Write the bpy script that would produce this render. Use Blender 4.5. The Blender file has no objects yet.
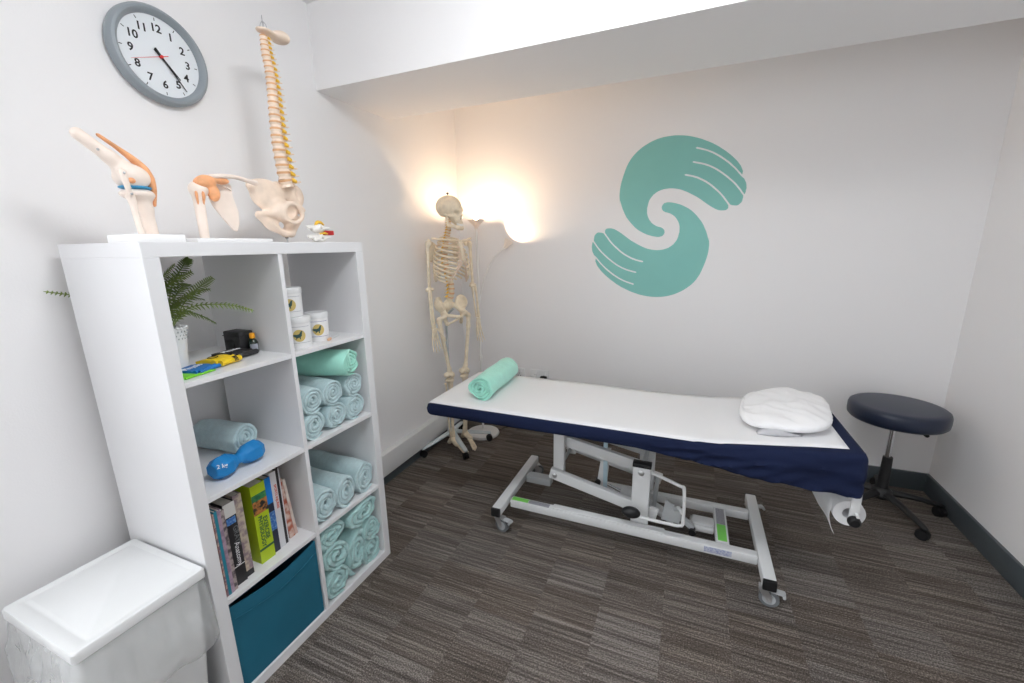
import bpy, bmesh, math, random
import numpy as np
from mathutils import Vector, Matrix, noise
random.seed(7)
C = bpy.context.scene.collection
PI = math.pi
def R(d): return math.radians(d)

# ------------------------------------------------------------------ materials
def mat(name, col, rough=.6, metal=0, bump=0, bscale=60, var=0, vscale=6, spec=.5, sheen=0, coat=0, trans=0, alpha=1, sss=0):
    m = bpy.data.materials.new(name); m.use_nodes = True
    nt = m.node_tree; b = nt.nodes['Principled BSDF']
    b.inputs['Base Color'].default_value = (*col, 1)
    b.inputs['Roughness'].default_value = rough; b.inputs['Metallic'].default_value = metal
    b.inputs['Specular IOR Level'].default_value = spec
    b.inputs['Sheen Weight'].default_value = sheen; b.inputs['Coat Weight'].default_value = coat
    b.inputs['Transmission Weight'].default_value = trans; b.inputs['Alpha'].default_value = alpha
    tc = nt.nodes.new('ShaderNodeTexCoord')
    if var:
        n = nt.nodes.new('ShaderNodeTexNoise'); n.inputs['Scale'].default_value = vscale; n.inputs['Detail'].default_value = 4
        nt.links.new(tc.outputs['Object'], n.inputs['Vector'])
        r = nt.nodes.new('ShaderNodeValToRGB'); r.color_ramp.elements[0].position = .3; r.color_ramp.elements[1].position = .7
        r.color_ramp.elements[0].color = (*[c*(1-var) for c in col], 1); r.color_ramp.elements[1].color = (*[min(1, c*(1+var)) for c in col], 1)
        nt.links.new(n.outputs['Fac'], r.inputs['Fac']); nt.links.new(r.outputs['Color'], b.inputs['Base Color'])
    if bump:
        n = nt.nodes.new('ShaderNodeTexNoise'); n.inputs['Scale'].default_value = bscale; n.inputs['Detail'].default_value = 3
        nt.links.new(tc.outputs['Object'], n.inputs['Vector'])
        bp = nt.nodes.new('ShaderNodeBump'); bp.inputs['Strength'].default_value = bump; bp.inputs['Distance'].default_value = .004
        nt.links.new(n.outputs['Fac'], bp.inputs['Height']); nt.links.new(bp.outputs['Normal'], b.inputs['Normal'])
    return m
def emis(name, col, s):
    m = bpy.data.materials.new(name); m.use_nodes = True; b = m.node_tree.nodes['Principled BSDF']
    b.inputs['Base Color'].default_value = (*col, 1); b.inputs['Emission Color'].default_value = (*col, 1); b.inputs['Emission Strength'].default_value = s
    return m
M = {}
M['wall'] = mat('wall_paint', (.87, .86, .86), .75, bump=.08, bscale=180, spec=.25)
M['ceil'] = mat('ceiling_paint', (.88, .88, .88), .85, spec=.2)
M['skirt'] = mat('skirting_grey', (.075, .092, .102), .45, var=.06)
M['trunk'] = mat('trunking_white', (.74, .74, .74), .5, var=.02)
M['lam'] = mat('white_laminate', (.80, .80, .81), .32, var=.015, vscale=3, spec=.4)
M['plas'] = mat('white_plastic', (.76, .77, .77), .35, var=.015)
M['plasw'] = mat('white_label_plastic', (.86, .86, .86), .4)
M['bone'] = mat('bone_resin', (.86, .70, .57), .45, var=.10, vscale=25, bump=.15, bscale=90)
M['bonep'] = mat('pale_bone_resin', (.88, .76, .67), .38, var=.06, vscale=20)
M['bonek'] = mat('ivory_bone_resin', (.82, .71, .54), .5, var=.12, vscale=30, bump=.2, bscale=120)
M['lig'] = mat('orange_ligament', (.84, .40, .19), .45, var=.15, vscale=40)
M['disc'] = mat('spinal_disc_brown', (.72, .42, .22), .5, var=.1)
M['nerve'] = mat('nerve_yellow', (.85, .52, .04), .45, var=.08)
M['vert'] = mat('vertebra_white', (.84, .82, .78), .4)
M['red'] = mat('red_block', (.45, .012, .015), .4, var=.05)
M['blueart'] = mat('blue_cartilage', (.03, .30, .55), .35, var=.1)
M['dark'] = mat('dark_hole', (.05, .035, .025), .9)
M['steel'] = mat('steel', (.55, .55, .56), .28, metal=1)
M['navy'] = mat('navy_cloth', (.0085, .0145, .046), .9, bump=.25, bscale=700, var=.08, spec=.2)
M['navyv'] = mat('navy_vinyl', (.010, .017, .040), .36, bump=.1, bscale=400, var=.06)
M['paper'] = mat('white_paper', (.80, .80, .81), .85, bump=.15, bscale=30)
M['pillow'] = mat('pillow_cloth', (.86, .86, .87), .9, bump=.3, bscale=45)
M['pillow_in'] = mat('pillow_grey_lining', (.50, .50, .52), .9, bump=.2, bscale=200)
M['frame'] = mat('white_powder_coat', (.70, .71, .71), .4, var=.02)
M['frameg'] = mat('grey_steel_plate', (.45, .47, .48), .4, var=.05)
M['black'] = mat('black_plastic', (.006, .006, .007), .5, bump=.05)
M['caster'] = mat('grey_caster_wheel', (.16, .17, .18), .4)
M['zinc'] = mat('zinc', (.6, .6, .6), .35, metal=.8)
M['green'] = mat('green_sticker', (.18, .62, .09), .5, var=.05)
M['greyst'] = mat('grey_sticker', (.30, .30, .33), .5, var=.35, vscale=200)
M['mint'] = mat('mint_towel', (.40, .83, .69), .95, bump=.5, bscale=500, sheen=.4, var=.05, vscale=30)
M['aqua'] = mat('aqua_towel', (.56, .74, .77), .97, bump=1.0, bscale=330, sheen=.5, var=.07, vscale=60)
M['aqua2'] = mat('aqua_green_towel', (.44, .70, .69), .97, bump=1.0, bscale=330, sheen=.5, var=.08, vscale=60)
M['teal'] = mat('teal_fabric', (.008, .125, .20), .8, bump=.2, bscale=900, var=.08)
M['blued'] = mat('blue_neoprene', (.004, .21, .54), .5, bump=.1, bscale=600)
M['bgreen'] = mat('green_band', (.20, .65, .03), .5, var=.05)
M['bblue'] = mat('blue_band', (.01, .16, .46), .5, var=.05)
M['byell'] = mat('yellow_band', (.85, .58, .01), .45, var=.05)
M['bblack'] = mat('black_band', (.02, .02, .022), .5, var=.05)
M['bottle'] = mat('dark_green_glass', (.01, .025, .015), .15, coat=.4)
M['orange'] = mat('orange_cap', (.90, .38, .01), .4)
M['leaf'] = mat('fern_green', (.18, .25, .05), .55, var=.3, vscale=40)
M['leafd'] = mat('fern_dark_green', (.12, .18, .035), .55, var=.3, vscale=40)
M['logo'] = mat('teal_wall_vinyl', (.23, .55, .50), .6, var=.02)
M['clockg'] = mat('clock_grey', (.27, .305, .33), .4, var=.02)
M['clockf'] = mat('clock_face', (.80, .84, .87), .5)
M['ink'] = mat('black_ink', (.01, .01, .012), .6)
M['redink'] = mat('red_hand', (.75, .03, .03), .5)
M['wtext'] = mat('white_ink', (.85, .85, .86), .6)
M['lamp'] = mat('lamp_white', (.78, .77, .75), .4)
M['chrome'] = mat('chrome', (.7, .7, .72), .15, metal=1)
M['pages'] = mat('book_pages', (.72, .70, .64), .9, bump=.5, bscale=300)
M['wood'] = mat('light_wood', (.80, .50, .32), .6, var=.1)
M['led'] = emis('led_drum_glow', (.94, .97, 1.0), 1)
M['led2'] = emis('led_drum_glow_dim', (1.0, .975, .95), 1)
M['bulb'] = emis('warm_bulb', (1.0, .70, .45), 700)
M['bulb2'] = emis('warm_reading_bulb', (1.0, .74, .50), 1500)
M['added_pane'] = mat('added_window_glass', (.9, .95, .95), .02, alpha=.06)
def shade_material():
    m = mat('translucent_white_shade', (.80, .79, .77), .4); nt = m.node_tree; b = nt.nodes['Principled BSDF']; out = nt.nodes['Material Output']
    t = nt.nodes.new('ShaderNodeBsdfTranslucent'); t.inputs[0].default_value = (.85, .72, .58, 1); x = nt.nodes.new('ShaderNodeMixShader'); x.inputs[0].default_value = .12
    nt.links.new(b.outputs[0], x.inputs[1]); nt.links.new(t.outputs[0], x.inputs[2]); nt.links.new(x.outputs[0], out.inputs[0]); return m
M['shade'] = shade_material()
def bag_material():
    m = bpy.data.materials.new('clear_bin_liner'); m.use_nodes = True; nt = m.node_tree
    b = nt.nodes['Principled BSDF']; b.inputs['Base Color'].default_value = (.85, .87, .87, 1)
    b.inputs['Roughness'].default_value = .14; b.inputs['Alpha'].default_value = .36; b.inputs['Specular IOR Level'].default_value = 1
    tc = nt.nodes.new('ShaderNodeTexCoord'); n = nt.nodes.new('ShaderNodeTexNoise'); n.inputs['Scale'].default_value = 9; n.inputs['Detail'].default_value = 3
    n.inputs['Distortion'].default_value = .6
    nt.links.new(tc.outputs['Object'], n.inputs['Vector'])
    bp = nt.nodes.new('ShaderNodeBump'); bp.inputs['Strength'].default_value = .5; bp.inputs['Distance'].default_value = .02
    nt.links.new(n.outputs['Fac'], bp.inputs['Height']); nt.links.new(bp.outputs['Normal'], b.inputs['Normal'])
    return m
M['bag'] = bag_material()

def carpet_material():
    m = bpy.data.materials.new('striped_carpet_tiles'); m.use_nodes = True; nt = m.node_tree; N = nt.nodes; L = nt.links
    b = N['Principled BSDF']; b.inputs['Roughness'].default_value = .95; b.inputs['Specular IOR Level'].default_value = .15
    tc = N.new('ShaderNodeTexCoord'); sp = N.new('ShaderNodeSeparateXYZ'); L.new(tc.outputs['Object'], sp.inputs[0])
    def ma(op, a, b_=None, c_=None):
        n = N.new('ShaderNodeMath'); n.operation = op
        for i, v in enumerate((a, b_, c_)):
            if v is None: continue
            if isinstance(v, (int, float)): n.inputs[i].default_value = v
            else: L.new(v, n.inputs[i])
        return n.outputs[0]
    X, Y = sp.outputs[0], sp.outputs[1]
    col = ma('FLOOR', ma('DIVIDE', X, .24))
    wn1 = N.new('ShaderNodeTexWhiteNoise'); wn1.noise_dimensions = '1D'; L.new(col, wn1.inputs['W'])
    row = ma('FLOOR', ma('ADD', ma('DIVIDE', Y, .16), ma('MULTIPLY', wn1.outputs['Value'], 1.0)))
    cb = N.new('ShaderNodeCombineXYZ'); L.new(col, cb.inputs[0]); L.new(row, cb.inputs[1])
    wn = N.new('ShaderNodeTexWhiteNoise'); wn.noise_dimensions = '2D'; L.new(cb.outputs[0], wn.inputs['Vector'])
    # a broader random per block so that neighbours merge into larger patches
    row2 = ma('FLOOR', ma('ADD', ma('DIVIDE', Y, .48), wn1.outputs['Value']))
    cb2 = N.new('ShaderNodeCombineXYZ'); L.new(ma('FLOOR', ma('DIVIDE', X, .48)), cb2.inputs[0]); L.new(row2, cb2.inputs[1])
    wn2 = N.new('ShaderNodeTexWhiteNoise'); wn2.noise_dimensions = '2D'; L.new(cb2.outputs[0], wn2.inputs['Vector'])
    tone = ma('ADD', ma('MULTIPLY', wn.outputs['Value'], .55), ma('MULTIPLY', wn2.outputs['Value'], .45))
    # stripes along x, shifted per tile column
    def stripes(sx, sy, det, seedmul):
        c = N.new('ShaderNodeCombineXYZ'); L.new(ma('MULTIPLY', X, sx), c.inputs[0]); L.new(ma('MULTIPLY', Y, sy), c.inputs[1]); L.new(ma('MULTIPLY', col, seedmul), c.inputs[2])
        n = N.new('ShaderNodeTexNoise'); n.inputs['Scale'].default_value = 1; n.inputs['Detail'].default_value = det; L.new(c.outputs[0], n.inputs['Vector'])
        return n.outputs['Fac']
    s1 = stripes(3.0, 165, 3, 7.3); s2 = stripes(1.2, 40, 2, 3.1)
    fib = N.new('ShaderNodeTexNoise'); fib.inputs['Scale'].default_value = 210; fib.inputs['Detail'].default_value = 2; L.new(tc.outputs['Object'], fib.inputs['Vector'])
    v = ma('ADD', ma('MULTIPLY', ma('SUBTRACT', s1, .5), 1.35), ma('MULTIPLY', ma('SUBTRACT', s2, .5), .60))
    v = ma('ADD', v, ma('MULTIPLY', ma('SUBTRACT', tone, .5), .22))
    v = ma('ADD', v, ma('MULTIPLY', ma('SUBTRACT', fib.outputs['Fac'], .5), 1.7))
    v = ma('ADD', v, .45)
    # thin light seam between tile columns
    fr = ma('FRACT', ma('DIVIDE', X, .48)); seam = ma('LESS_THAN', ma('ABSOLUTE', ma('SUBTRACT', fr, .5)), .004)
    seam = ma('MULTIPLY', seam, .0)
    v = ma('ADD', v, seam)
    r = N.new('ShaderNodeValToRGB'); e = r.color_ramp.elements
    e[0].position = .05; e[0].color = (.050, .043, .038, 1); e[1].position = .95; e[1].color = (.32, .29, .265, 1)
    k = e.new(.48); k.color = (.118, .103, .092, 1)
    L.new(v, r.inputs['Fac'])
    mx = N.new('ShaderNodeMix'); mx.data_type = 'RGBA'; mx.blend_type = 'MULTIPLY'; mx.inputs[0].default_value = .8
    r2 = N.new('ShaderNodeValToRGB'); r2.color_ramp.elements[0].color = (1.04, .97, .90, 1); r2.color_ramp.elements[1].color = (.97, .97, .98, 1)
    L.new(wn.outputs['Value'], r2.inputs['Fac']); L.new(r.outputs['Color'], mx.inputs[6]); L.new(r2.outputs['Color'], mx.inputs[7])
    L.new(mx.outputs[2], b.inputs['Base Color'])
    bp = N.new('ShaderNodeBump'); bp.inputs['Strength'].default_value = .5; bp.inputs['Distance'].default_value = .004
    L.new(v, bp.inputs['Height']); L.new(bp.outputs['Normal'], b.inputs['Normal'])
    return m
M['carpet'] = carpet_material()

# ------------------------------------------------------------------ object helpers
ROOTS = {}
def empty(name, loc=(0, 0, 0), rz=0, label=None, cat=None, group=None):
    o = bpy.data.objects.new(name, None); C.objects.link(o); o.location = loc; o.rotation_euler = (0, 0, rz)
    o.empty_display_size = .05
    ROOTS[o.name] = Matrix.Translation(loc) @ Matrix.Rotation(rz, 4, 'Z')
    tag(o, label, cat, group); return o
def tag(o, label=None, cat=None, group=None, kind=None):
    if label: o['label'] = label
    if cat: o['category'] = cat
    if group: o['group'] = group
    if kind: o['kind'] = kind
    return o
def obj(name, bm, m, parent=None, smooth=35, world=True, label=None, sub=0):
    """link a bmesh as one object; world=True: geometry was built in world space"""
    me = bpy.data.meshes.new(name)
    if smooth:
        for f in bm.faces: f.smooth = True
    bmesh.ops.recalc_face_normals(bm, faces=bm.faces)
    root = parent
    while root is not None and root.parent: root = root.parent
    if world and root is not None and root.name in ROOTS: bmesh.ops.transform(bm, matrix=ROOTS[root.name].inverted(), verts=bm.verts)
    bm.to_mesh(me); bm.free()
    if smooth and smooth < 180: me.set_sharp_from_angle(angle=R(smooth))
    for x in (m if isinstance(m, (list, tuple)) else [m]): me.materials.append(M[x] if isinstance(x, str) else x)
    o = bpy.data.objects.new(name, me); C.objects.link(o)
    if parent is not None: o.parent = parent
    if label: o['label'] = label
    if sub:
        s = o.modifiers.new('sub', 'SUBSURF'); s.levels = s.render_levels = sub
    return o
def one(name, bm, m, label, cat, group=None, loc=None, smooth=35):
    """a thing that is a single mesh; origin moved to loc"""
    if loc is not None: bmesh.ops.translate(bm, vec=-Vector(loc), verts=bm.verts)
    o = obj(name, bm, m, None, smooth)
    if loc is not None: o.location = loc
    return tag(o, label, cat, group)
def struct(name, bm, m, smooth=35): return tag(obj(name, bm, m, None, smooth), kind='structure')
def copy_tree(o, parent=None):
    c = o.copy(); C.objects.link(c); c.parent = parent
    for ch in list(o.children): copy_tree(ch, c)
    return c
def B(): return bmesh.new()
def box(bm, lo, hi, bev=0, mi=0, Mx=None, seg=2):
    lo, hi = Vector(lo), Vector(hi)
    r = bmesh.ops.create_cube(bm, size=1); vs = r['verts']
    bmesh.ops.scale(bm, vec=hi - lo, verts=vs); bmesh.ops.translate(bm, vec=(lo + hi)/2, verts=vs)
    fs = set(f for v in vs for f in v.link_faces)
    if bev:
        es = set(e for v in vs for e in v.link_edges)
        rr = bmesh.ops.bevel(bm, geom=list(es), offset=bev, segments=seg, affect='EDGES', profile=.5)
        fs = set(rr['faces']) | set(f for f in fs if f.is_valid); vs = list(set(v for f in fs for v in f.verts))
    for f in fs: f.material_index = mi
    if Mx is not None: bmesh.ops.transform(bm, matrix=Mx, verts=vs)
    return vs
def cr(pts, n=6):
    """Catmull-Rom resample"""
    P = [Vector(p) for p in pts]; P = [P[0]*2 - P[1]] + P + [P[-1]*2 - P[-2]]; out = []
    for i in range(1, len(P) - 2):
        for k in range(n):
            t = k/n; a, b, c, d = P[i-1:i+3]
            out.append(.5*((2*b) + (c-a)*t + (2*a-5*b+4*c-d)*t*t + (3*b-a-3*c+d)*t**3))
    out.append(P[-2]); return out
def lerp_list(v, n):
    if isinstance(v, (int, float)): return [v]*n
    if len(v) == n: return list(v)
    out = []
    for i in range(n):
        t = i/(n-1)*(len(v)-1); k = min(int(t), len(v)-2); out.append(v[k]+(v[k+1]-v[k])*(t-k))
    return out
def tube(bm, pts, rad, n=10, mi=0, up=None, flat=1, smoothn=0, round_ends=False, closed=False):
    """sweep a circle (or ellipse, flat<1 squashes across `up`) along pts"""
    P = cr(pts, smoothn) if smoothn else [Vector(p) for p in pts]
    r = lerp_list(rad, len(P))
    if round_ends:
        a, b = P[0], P[-1]; da = (P[0]-P[1]).normalized(); db = (P[-1]-P[-2]).normalized()
        P = [a+da*r[0]*.85, a+da*r[0]*.5] + P + [b+db*r[-1]*.5, b+db*r[-1]*.85]; r = [r[0]*.35, r[0]*.82] + r + [r[-1]*.82, r[-1]*.35]
    rings = []; u = None
    for i, p in enumerate(P):
        if closed: t = (P[(i+1) % len(P)] - P[i-1]).normalized()
        else: t = (P[min(i+1, len(P)-1)] - P[max(i-1, 0)]).normalized()
        if u is None or up is not None:
            ref = Vector(up) if up is not None else (Vector((0, 0, 1)) if abs(t.z) < .9 else Vector((1, 0, 0)))
            u = (ref - t*ref.dot(t)).normalized()
        else: u = (u - t*u.dot(t)).normalized()
        w = t.cross(u)
        rings.append([bm.verts.new(p + (u*math.cos(a)*flat + w*math.sin(a))*r[i]) for a in [2*PI*k/n for k in range(n)]])
    m_ = len(rings)
    for i in range(m_ if closed else m_-1):
        A, Bq = rings[i], rings[(i+1) % m_]
        for k in range(n):
            f = bm.faces.new((A[k], A[(k+1) % n], Bq[(k+1) % n], Bq[k])); f.material_index = mi
    if not closed:
        for rg in (rings[0], rings[-1]):
            f = bm.faces.new(rg); f.material_index = mi
    return rings
def lathe(bm, prof, n=24, mi=0, Mx=None, mids=None):
    """revolve (r,z) profile about z; closed if it starts and ends on the axis or mids given"""
    rings = []; vs = []
    for (r, z) in prof:
        if r < 1e-6: v = bm.verts.new((0, 0, z)); rings.append([v]); vs.append(v)
        else:
            rg = [bm.verts.new((r*math.cos(2*PI*k/n), r*math.sin(2*PI*k/n), z)) for k in range(n)]; rings.append(rg); vs += rg
    for i in range(len(rings)-1):
        A, Bq = rings[i], rings[i+1]; m_ = mids[i] if mids else mi
        for k in range(n):
            if len(A) == 1 and len(Bq) == 1: continue
            if len(A) == 1: f = bm.faces.new((A[0], Bq[k], Bq[(k+1) % n]))
            elif len(Bq) == 1: f = bm.faces.new((A[k], A[(k+1) % n], Bq[0]))
            else: f = bm.faces.new((A[k], A[(k+1) % n], Bq[(k+1) % n], Bq[k]))
            f.material_index = m_
    if Mx is not None: bmesh.ops.transform(bm, matrix=Mx, verts=vs)
    return vs
def cyl(bm, a, b, r, n=16, mi=0, r2=None): return tube(bm, [a, b], [r, r if r2 is None else r2], n, mi)
def ball(bm, c, r, mi=0, n=12, Mx=None):
    rr = bmesh.ops.create_uvsphere(bm, u_segments=n, v_segments=max(6, n*2//3), radius=1)
    s = r if isinstance(r, (tuple, list)) else (r, r, r)
    vs = rr['verts']; bmesh.ops.scale(bm, vec=s, verts=vs)
    if Mx is not None: bmesh.ops.transform(bm, matrix=Mx, verts=vs)
    bmesh.ops.translate(bm, vec=c, verts=vs)
    for f in set(f for v in vs for f in v.link_faces): f.material_index = mi
    return vs
def prism(bm, outline, depth, mi=0, Mx=None):
    """outline in local xy, extruded +z by depth"""
    a = [bm.verts.new((x, y, 0)) for x, y in outline]; b = [bm.verts.new((x, y, depth)) for x, y in outline]; n = len(a)
    fs = [bm.faces.new(a[::-1]), bm.faces.new(b)] + [bm.faces.new((a[k], a[(k+1) % n], b[(k+1) % n], b[k])) for k in range(n)]
    for f in fs: f.material_index = mi
    if Mx is not None: bmesh.ops.transform(bm, matrix=Mx, verts=a+b)
    return a+b
def frame_m(o, x, y):
    """matrix with local x,y axes along given world vectors"""
    x = Vector(x).normalized(); y = Vector(y).normalized(); z = x.cross(y)
    m_ = Matrix((x, y, z)).transposed().to_4x4(); m_.translation = Vector(o); return m_
def text(bm, s, size, Mx, mi=0, align='CENTER', depth=.0004, bold=0):
    cu = bpy.data.curves.new('t', 'FONT'); cu.body = s; cu.size = size; cu.extrude = depth; cu.align_x = align; cu.align_y = 'CENTER'; cu.offset = bold; cu.resolution_u = 3
    o = bpy.data.objects.new('t', cu); C.objects.link(o); dg = bpy.context.evaluated_depsgraph_get(); dg.update()
    me = bpy.data.meshes.new_from_object(o.evaluated_get(dg)); n0 = len(bm.verts); f0 = len(bm.faces)
    bm.from_mesh(me); bm.verts.ensure_lookup_table(); bm.faces.ensure_lookup_table()
    vs = bm.verts[n0:]
    bmesh.ops.transform(bm, matrix=Mx, verts=vs)
    for f in bm.faces[f0:]: f.material_index = mi
    bpy.data.objects.remove(o); bpy.data.curves.remove(cu); bpy.data.meshes.remove(me)

# ---- signed distance sculpting: numpy field -> surface nets
def sdf_mesh(bm, fn, lo, hi, h, mi=0, Mx=None):
    lo = np.array(lo, float); hi = np.array(hi, float)
    n = np.ceil((hi-lo)/h).astype(int)+1
    ax = [lo[i]+h*np.arange(n[i]) for i in range(3)]
    X, Y, Z = np.meshgrid(*ax, indexing='ij'); V = fn(X, Y, Z)
    s = V < 0
    corners = [(i, j, k) for i in (0, 1) for j in (0, 1) for k in (0, 1)]
    sl = lambda A, c: A[c[0]:A.shape[0]-1+c[0], c[1]:A.shape[1]-1+c[1], c[2]:A.shape[2]-1+c[2]]
    cnt = sum(sl(s, c).astype(int) for c in corners); act = (cnt > 0) & (cnt < 8)
    acc = np.zeros(act.shape+(3,)); w = np.zeros(act.shape)
    for a in corners:
        for d in range(3):
            if a[d] == 0:
                b = list(a); b[d] = 1; b = tuple(b)
                va, vb = sl(V, a), sl(V, b); cr_ = (va < 0) != (vb < 0)
                t = np.where(cr_, va/np.where(np.abs(va-vb) < 1e-12, 1, va-vb), 0)
                p = np.zeros(act.shape+(3,)); p[...] = a; p[..., d] = t
                acc += np.where(cr_[..., None], p, 0); w += cr_
    idx = -np.ones(act.shape, int); ii = np.argwhere(act); idx[act] = np.arange(len(ii))
    pos = lo+h*(ii+acc[act]/w[act][:, None])
    vs = [bm.verts.new(p) for p in pos.tolist()]
    for d in range(3):
        e1, e2 = [x for x in range(3) if x != d]
        sh = [slice(None)]*3; sh2 = [slice(None)]*3; sh[d] = slice(0, -1); sh2[d] = slice(1, None)
        ed = s[tuple(sh)] != s[tuple(sh2)]
        for p in np.argwhere(ed):
            if p[e1] < 1 or p[e2] < 1 or p[e1] >= act.shape[e1] or p[e2] >= act.shape[e2]: continue
            q = []
            for (u, v) in ((1, 1), (0, 1), (0, 0), (1, 0)):
                c = list(p); c[e1] -= u; c[e2] -= v; q.append(idx[tuple(c)])
            if min(q) < 0 or len(set(q)) < 4: continue
            try: f = bm.faces.new([vs[k] for k in q]); f.material_index = mi
            except ValueError: pass
    if Mx is not None: bmesh.ops.transform(bm, matrix=Mx, verts=vs)
    return vs
def s_ell(c, r):
    def f(X, Y, Z):
        q = np.sqrt(((X-c[0])/r[0])**2+((Y-c[1])/r[1])**2+((Z-c[2])/r[2])**2)
        return (q-1)*min(r)
    return f
def s_cap(a, b, r1, r2=None):
    r2 = r1 if r2 is None else r2; a = np.array(a, float); b = np.array(b, float); ba = b-a; L2 = ba@ba
    def f(X, Y, Z):
        t = np.clip(((X-a[0])*ba[0]+(Y-a[1])*ba[1]+(Z-a[2])*ba[2])/L2, 0, 1)
        return np.sqrt((X-a[0]-t*ba[0])**2+(Y-a[1]-t*ba[1])**2+(Z-a[2]-t*ba[2])**2)-(r1+(r2-r1)*t)
    return f
def su(fs, k=.006):
    def f(X, Y, Z):
        v = fs[0](X, Y, Z)
        for g in fs[1:]:
            w = g(X, Y, Z); h_ = np.clip(.5+.5*(w-v)/k, 0, 1); v = w*(1-h_)+v*h_-k*h_*(1-h_)
        return v
    return f
def ssub(f1, fs, k=.003):
    def f(X, Y, Z):
        v = f1(X, Y, Z)
        for g in fs:
            w = -g(X, Y, Z); h_ = np.clip(.5-.5*(w-v)/k, 0, 1); v = v*h_+w*(1-h_)+k*h_*(1-h_)
        return v
    return f
# ------------------------------------------------------------------ the room
XR, YB, ZC, YF = 3.054, 2.355, 2.53, -2.3
def slab(name, lo, hi, m):
    bm = B(); box(bm, lo, hi); return struct(name, bm, m, 0)
slab('floor', (-.1, YF-.1, -.1), (XR+.1, YB+.1, 0), 'carpet')
slab('ceiling', (-.1, YF-.1, ZC), (XR+.1, YB+.1, ZC+.1), 'ceil')
WY0, WY1, WZ0, WZ1 = -2.10, -.85, .80, 2.25                           # unseen window added to the left wall to fill the room with daylight
bm = B()
for lo, hi in (((-.1, YF-.1, 0), (0, WY0, ZC)), ((-.1, WY1, 0), (0, YB+.1, ZC)), ((-.1, WY0, 0), (0, WY1, WZ0)), ((-.1, WY0, WZ1), (0, WY1, ZC))): box(bm, lo, hi)
struct('wall_left', bm, 'wall', 0)
bm = B()
for lo, hi in (((-.08, WY0, WZ0), (-.03, WY1, WZ0+.05)), ((-.08, WY0, WZ1-.05), (-.03, WY1, WZ1)), ((-.08, WY0, WZ0+.05), (-.03, WY0+.05, WZ1-.05)), ((-.08, WY1-.05, WZ0+.05), (-.03, WY1, WZ1-.05)), ((-.08, -1.50, WZ0+.05), (-.03, -1.45, WZ1-.05))): box(bm, lo, hi, .004)
win = struct('added_window_1', bm, 'plas')
for a_, b_ in ((WY0+.05, -1.50), (-1.45, WY1-.05)):
    bm = B(); box(bm, (-.058, a_, WZ0+.05), (-.054, b_, WZ1-.05)); obj('added_pane', bm, 'added_pane', win, 0)
bm = B(); box(bm, (-.03, WY0-.04, WZ0-.03), (.08, WY1+.04, WZ0), .004); obj('added_window_sill', bm, 'plas', win)
slab('wall_right', (XR, YF-.1, 0), (XR+.1, YB+.1, ZC), 'wall')
slab('wall_back', (0, YB, 0), (XR, YB+.1, ZC), 'wall')
slab('wall_front', (0, YF-.1, 0), (XR, YF, ZC), 'wall')
slab('trim_1', (0, 1.052, 2.1745), (XR, 1.569, ZC), 'wall')            # boxed ceiling beam
bm = B(); box(bm, (0, YF, .074), (.047, YB, .215), .006); struct('trim_2', bm, 'trunk')   # service trunking along the left wall
bm = B(); box(bm, (0, YF, 0), (.018, YB, .074), .002); struct('baseboard_left', bm, 'skirt')
bm = B(); box(bm, (0, YB-.016, 0), (XR, YB, .111), .003); struct('baseboard_back', bm, 'skirt')
bm = B(); box(bm, (XR-.016, YF, 0), (XR, YB, .111), .003); struct('baseboard_right', bm, 'skirt')
bm = B(); box(bm, (0, YF, 0), (XR, YF+.016, .111), .003); struct('baseboard_front', bm, 'skirt')

# unseen ceiling light read off the shadows; drum form assumed to brighten upper walls
LED_W = 27.5
def led_drum(loc, label, m='led'):
    t = empty('ceiling_light', loc, 0, label, 'ceiling light', 'round lights on the ceiling')
    bm = B(); lathe(bm, [(0, -.012), (.215, -.012), (.215, 0), (0, 0)], 48); obj('base_plate', bm, 'plas', t, 40, world=False)
    bm = B(); lathe(bm, [(0, -.125), (.16, -.123), (.20, -.112), (.21, -.09), (.21, -.012), (0, -.012)], 48); obj('diffuser', bm, m, t, 40, world=False)
    return t
led_drum((1.50, .14, ZC), 'unseen ceiling light of assumed drum shape above the middle of the room')
M['led'].node_tree.nodes['Principled BSDF'].inputs['Emission Strength'].default_value = LED_W

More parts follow.
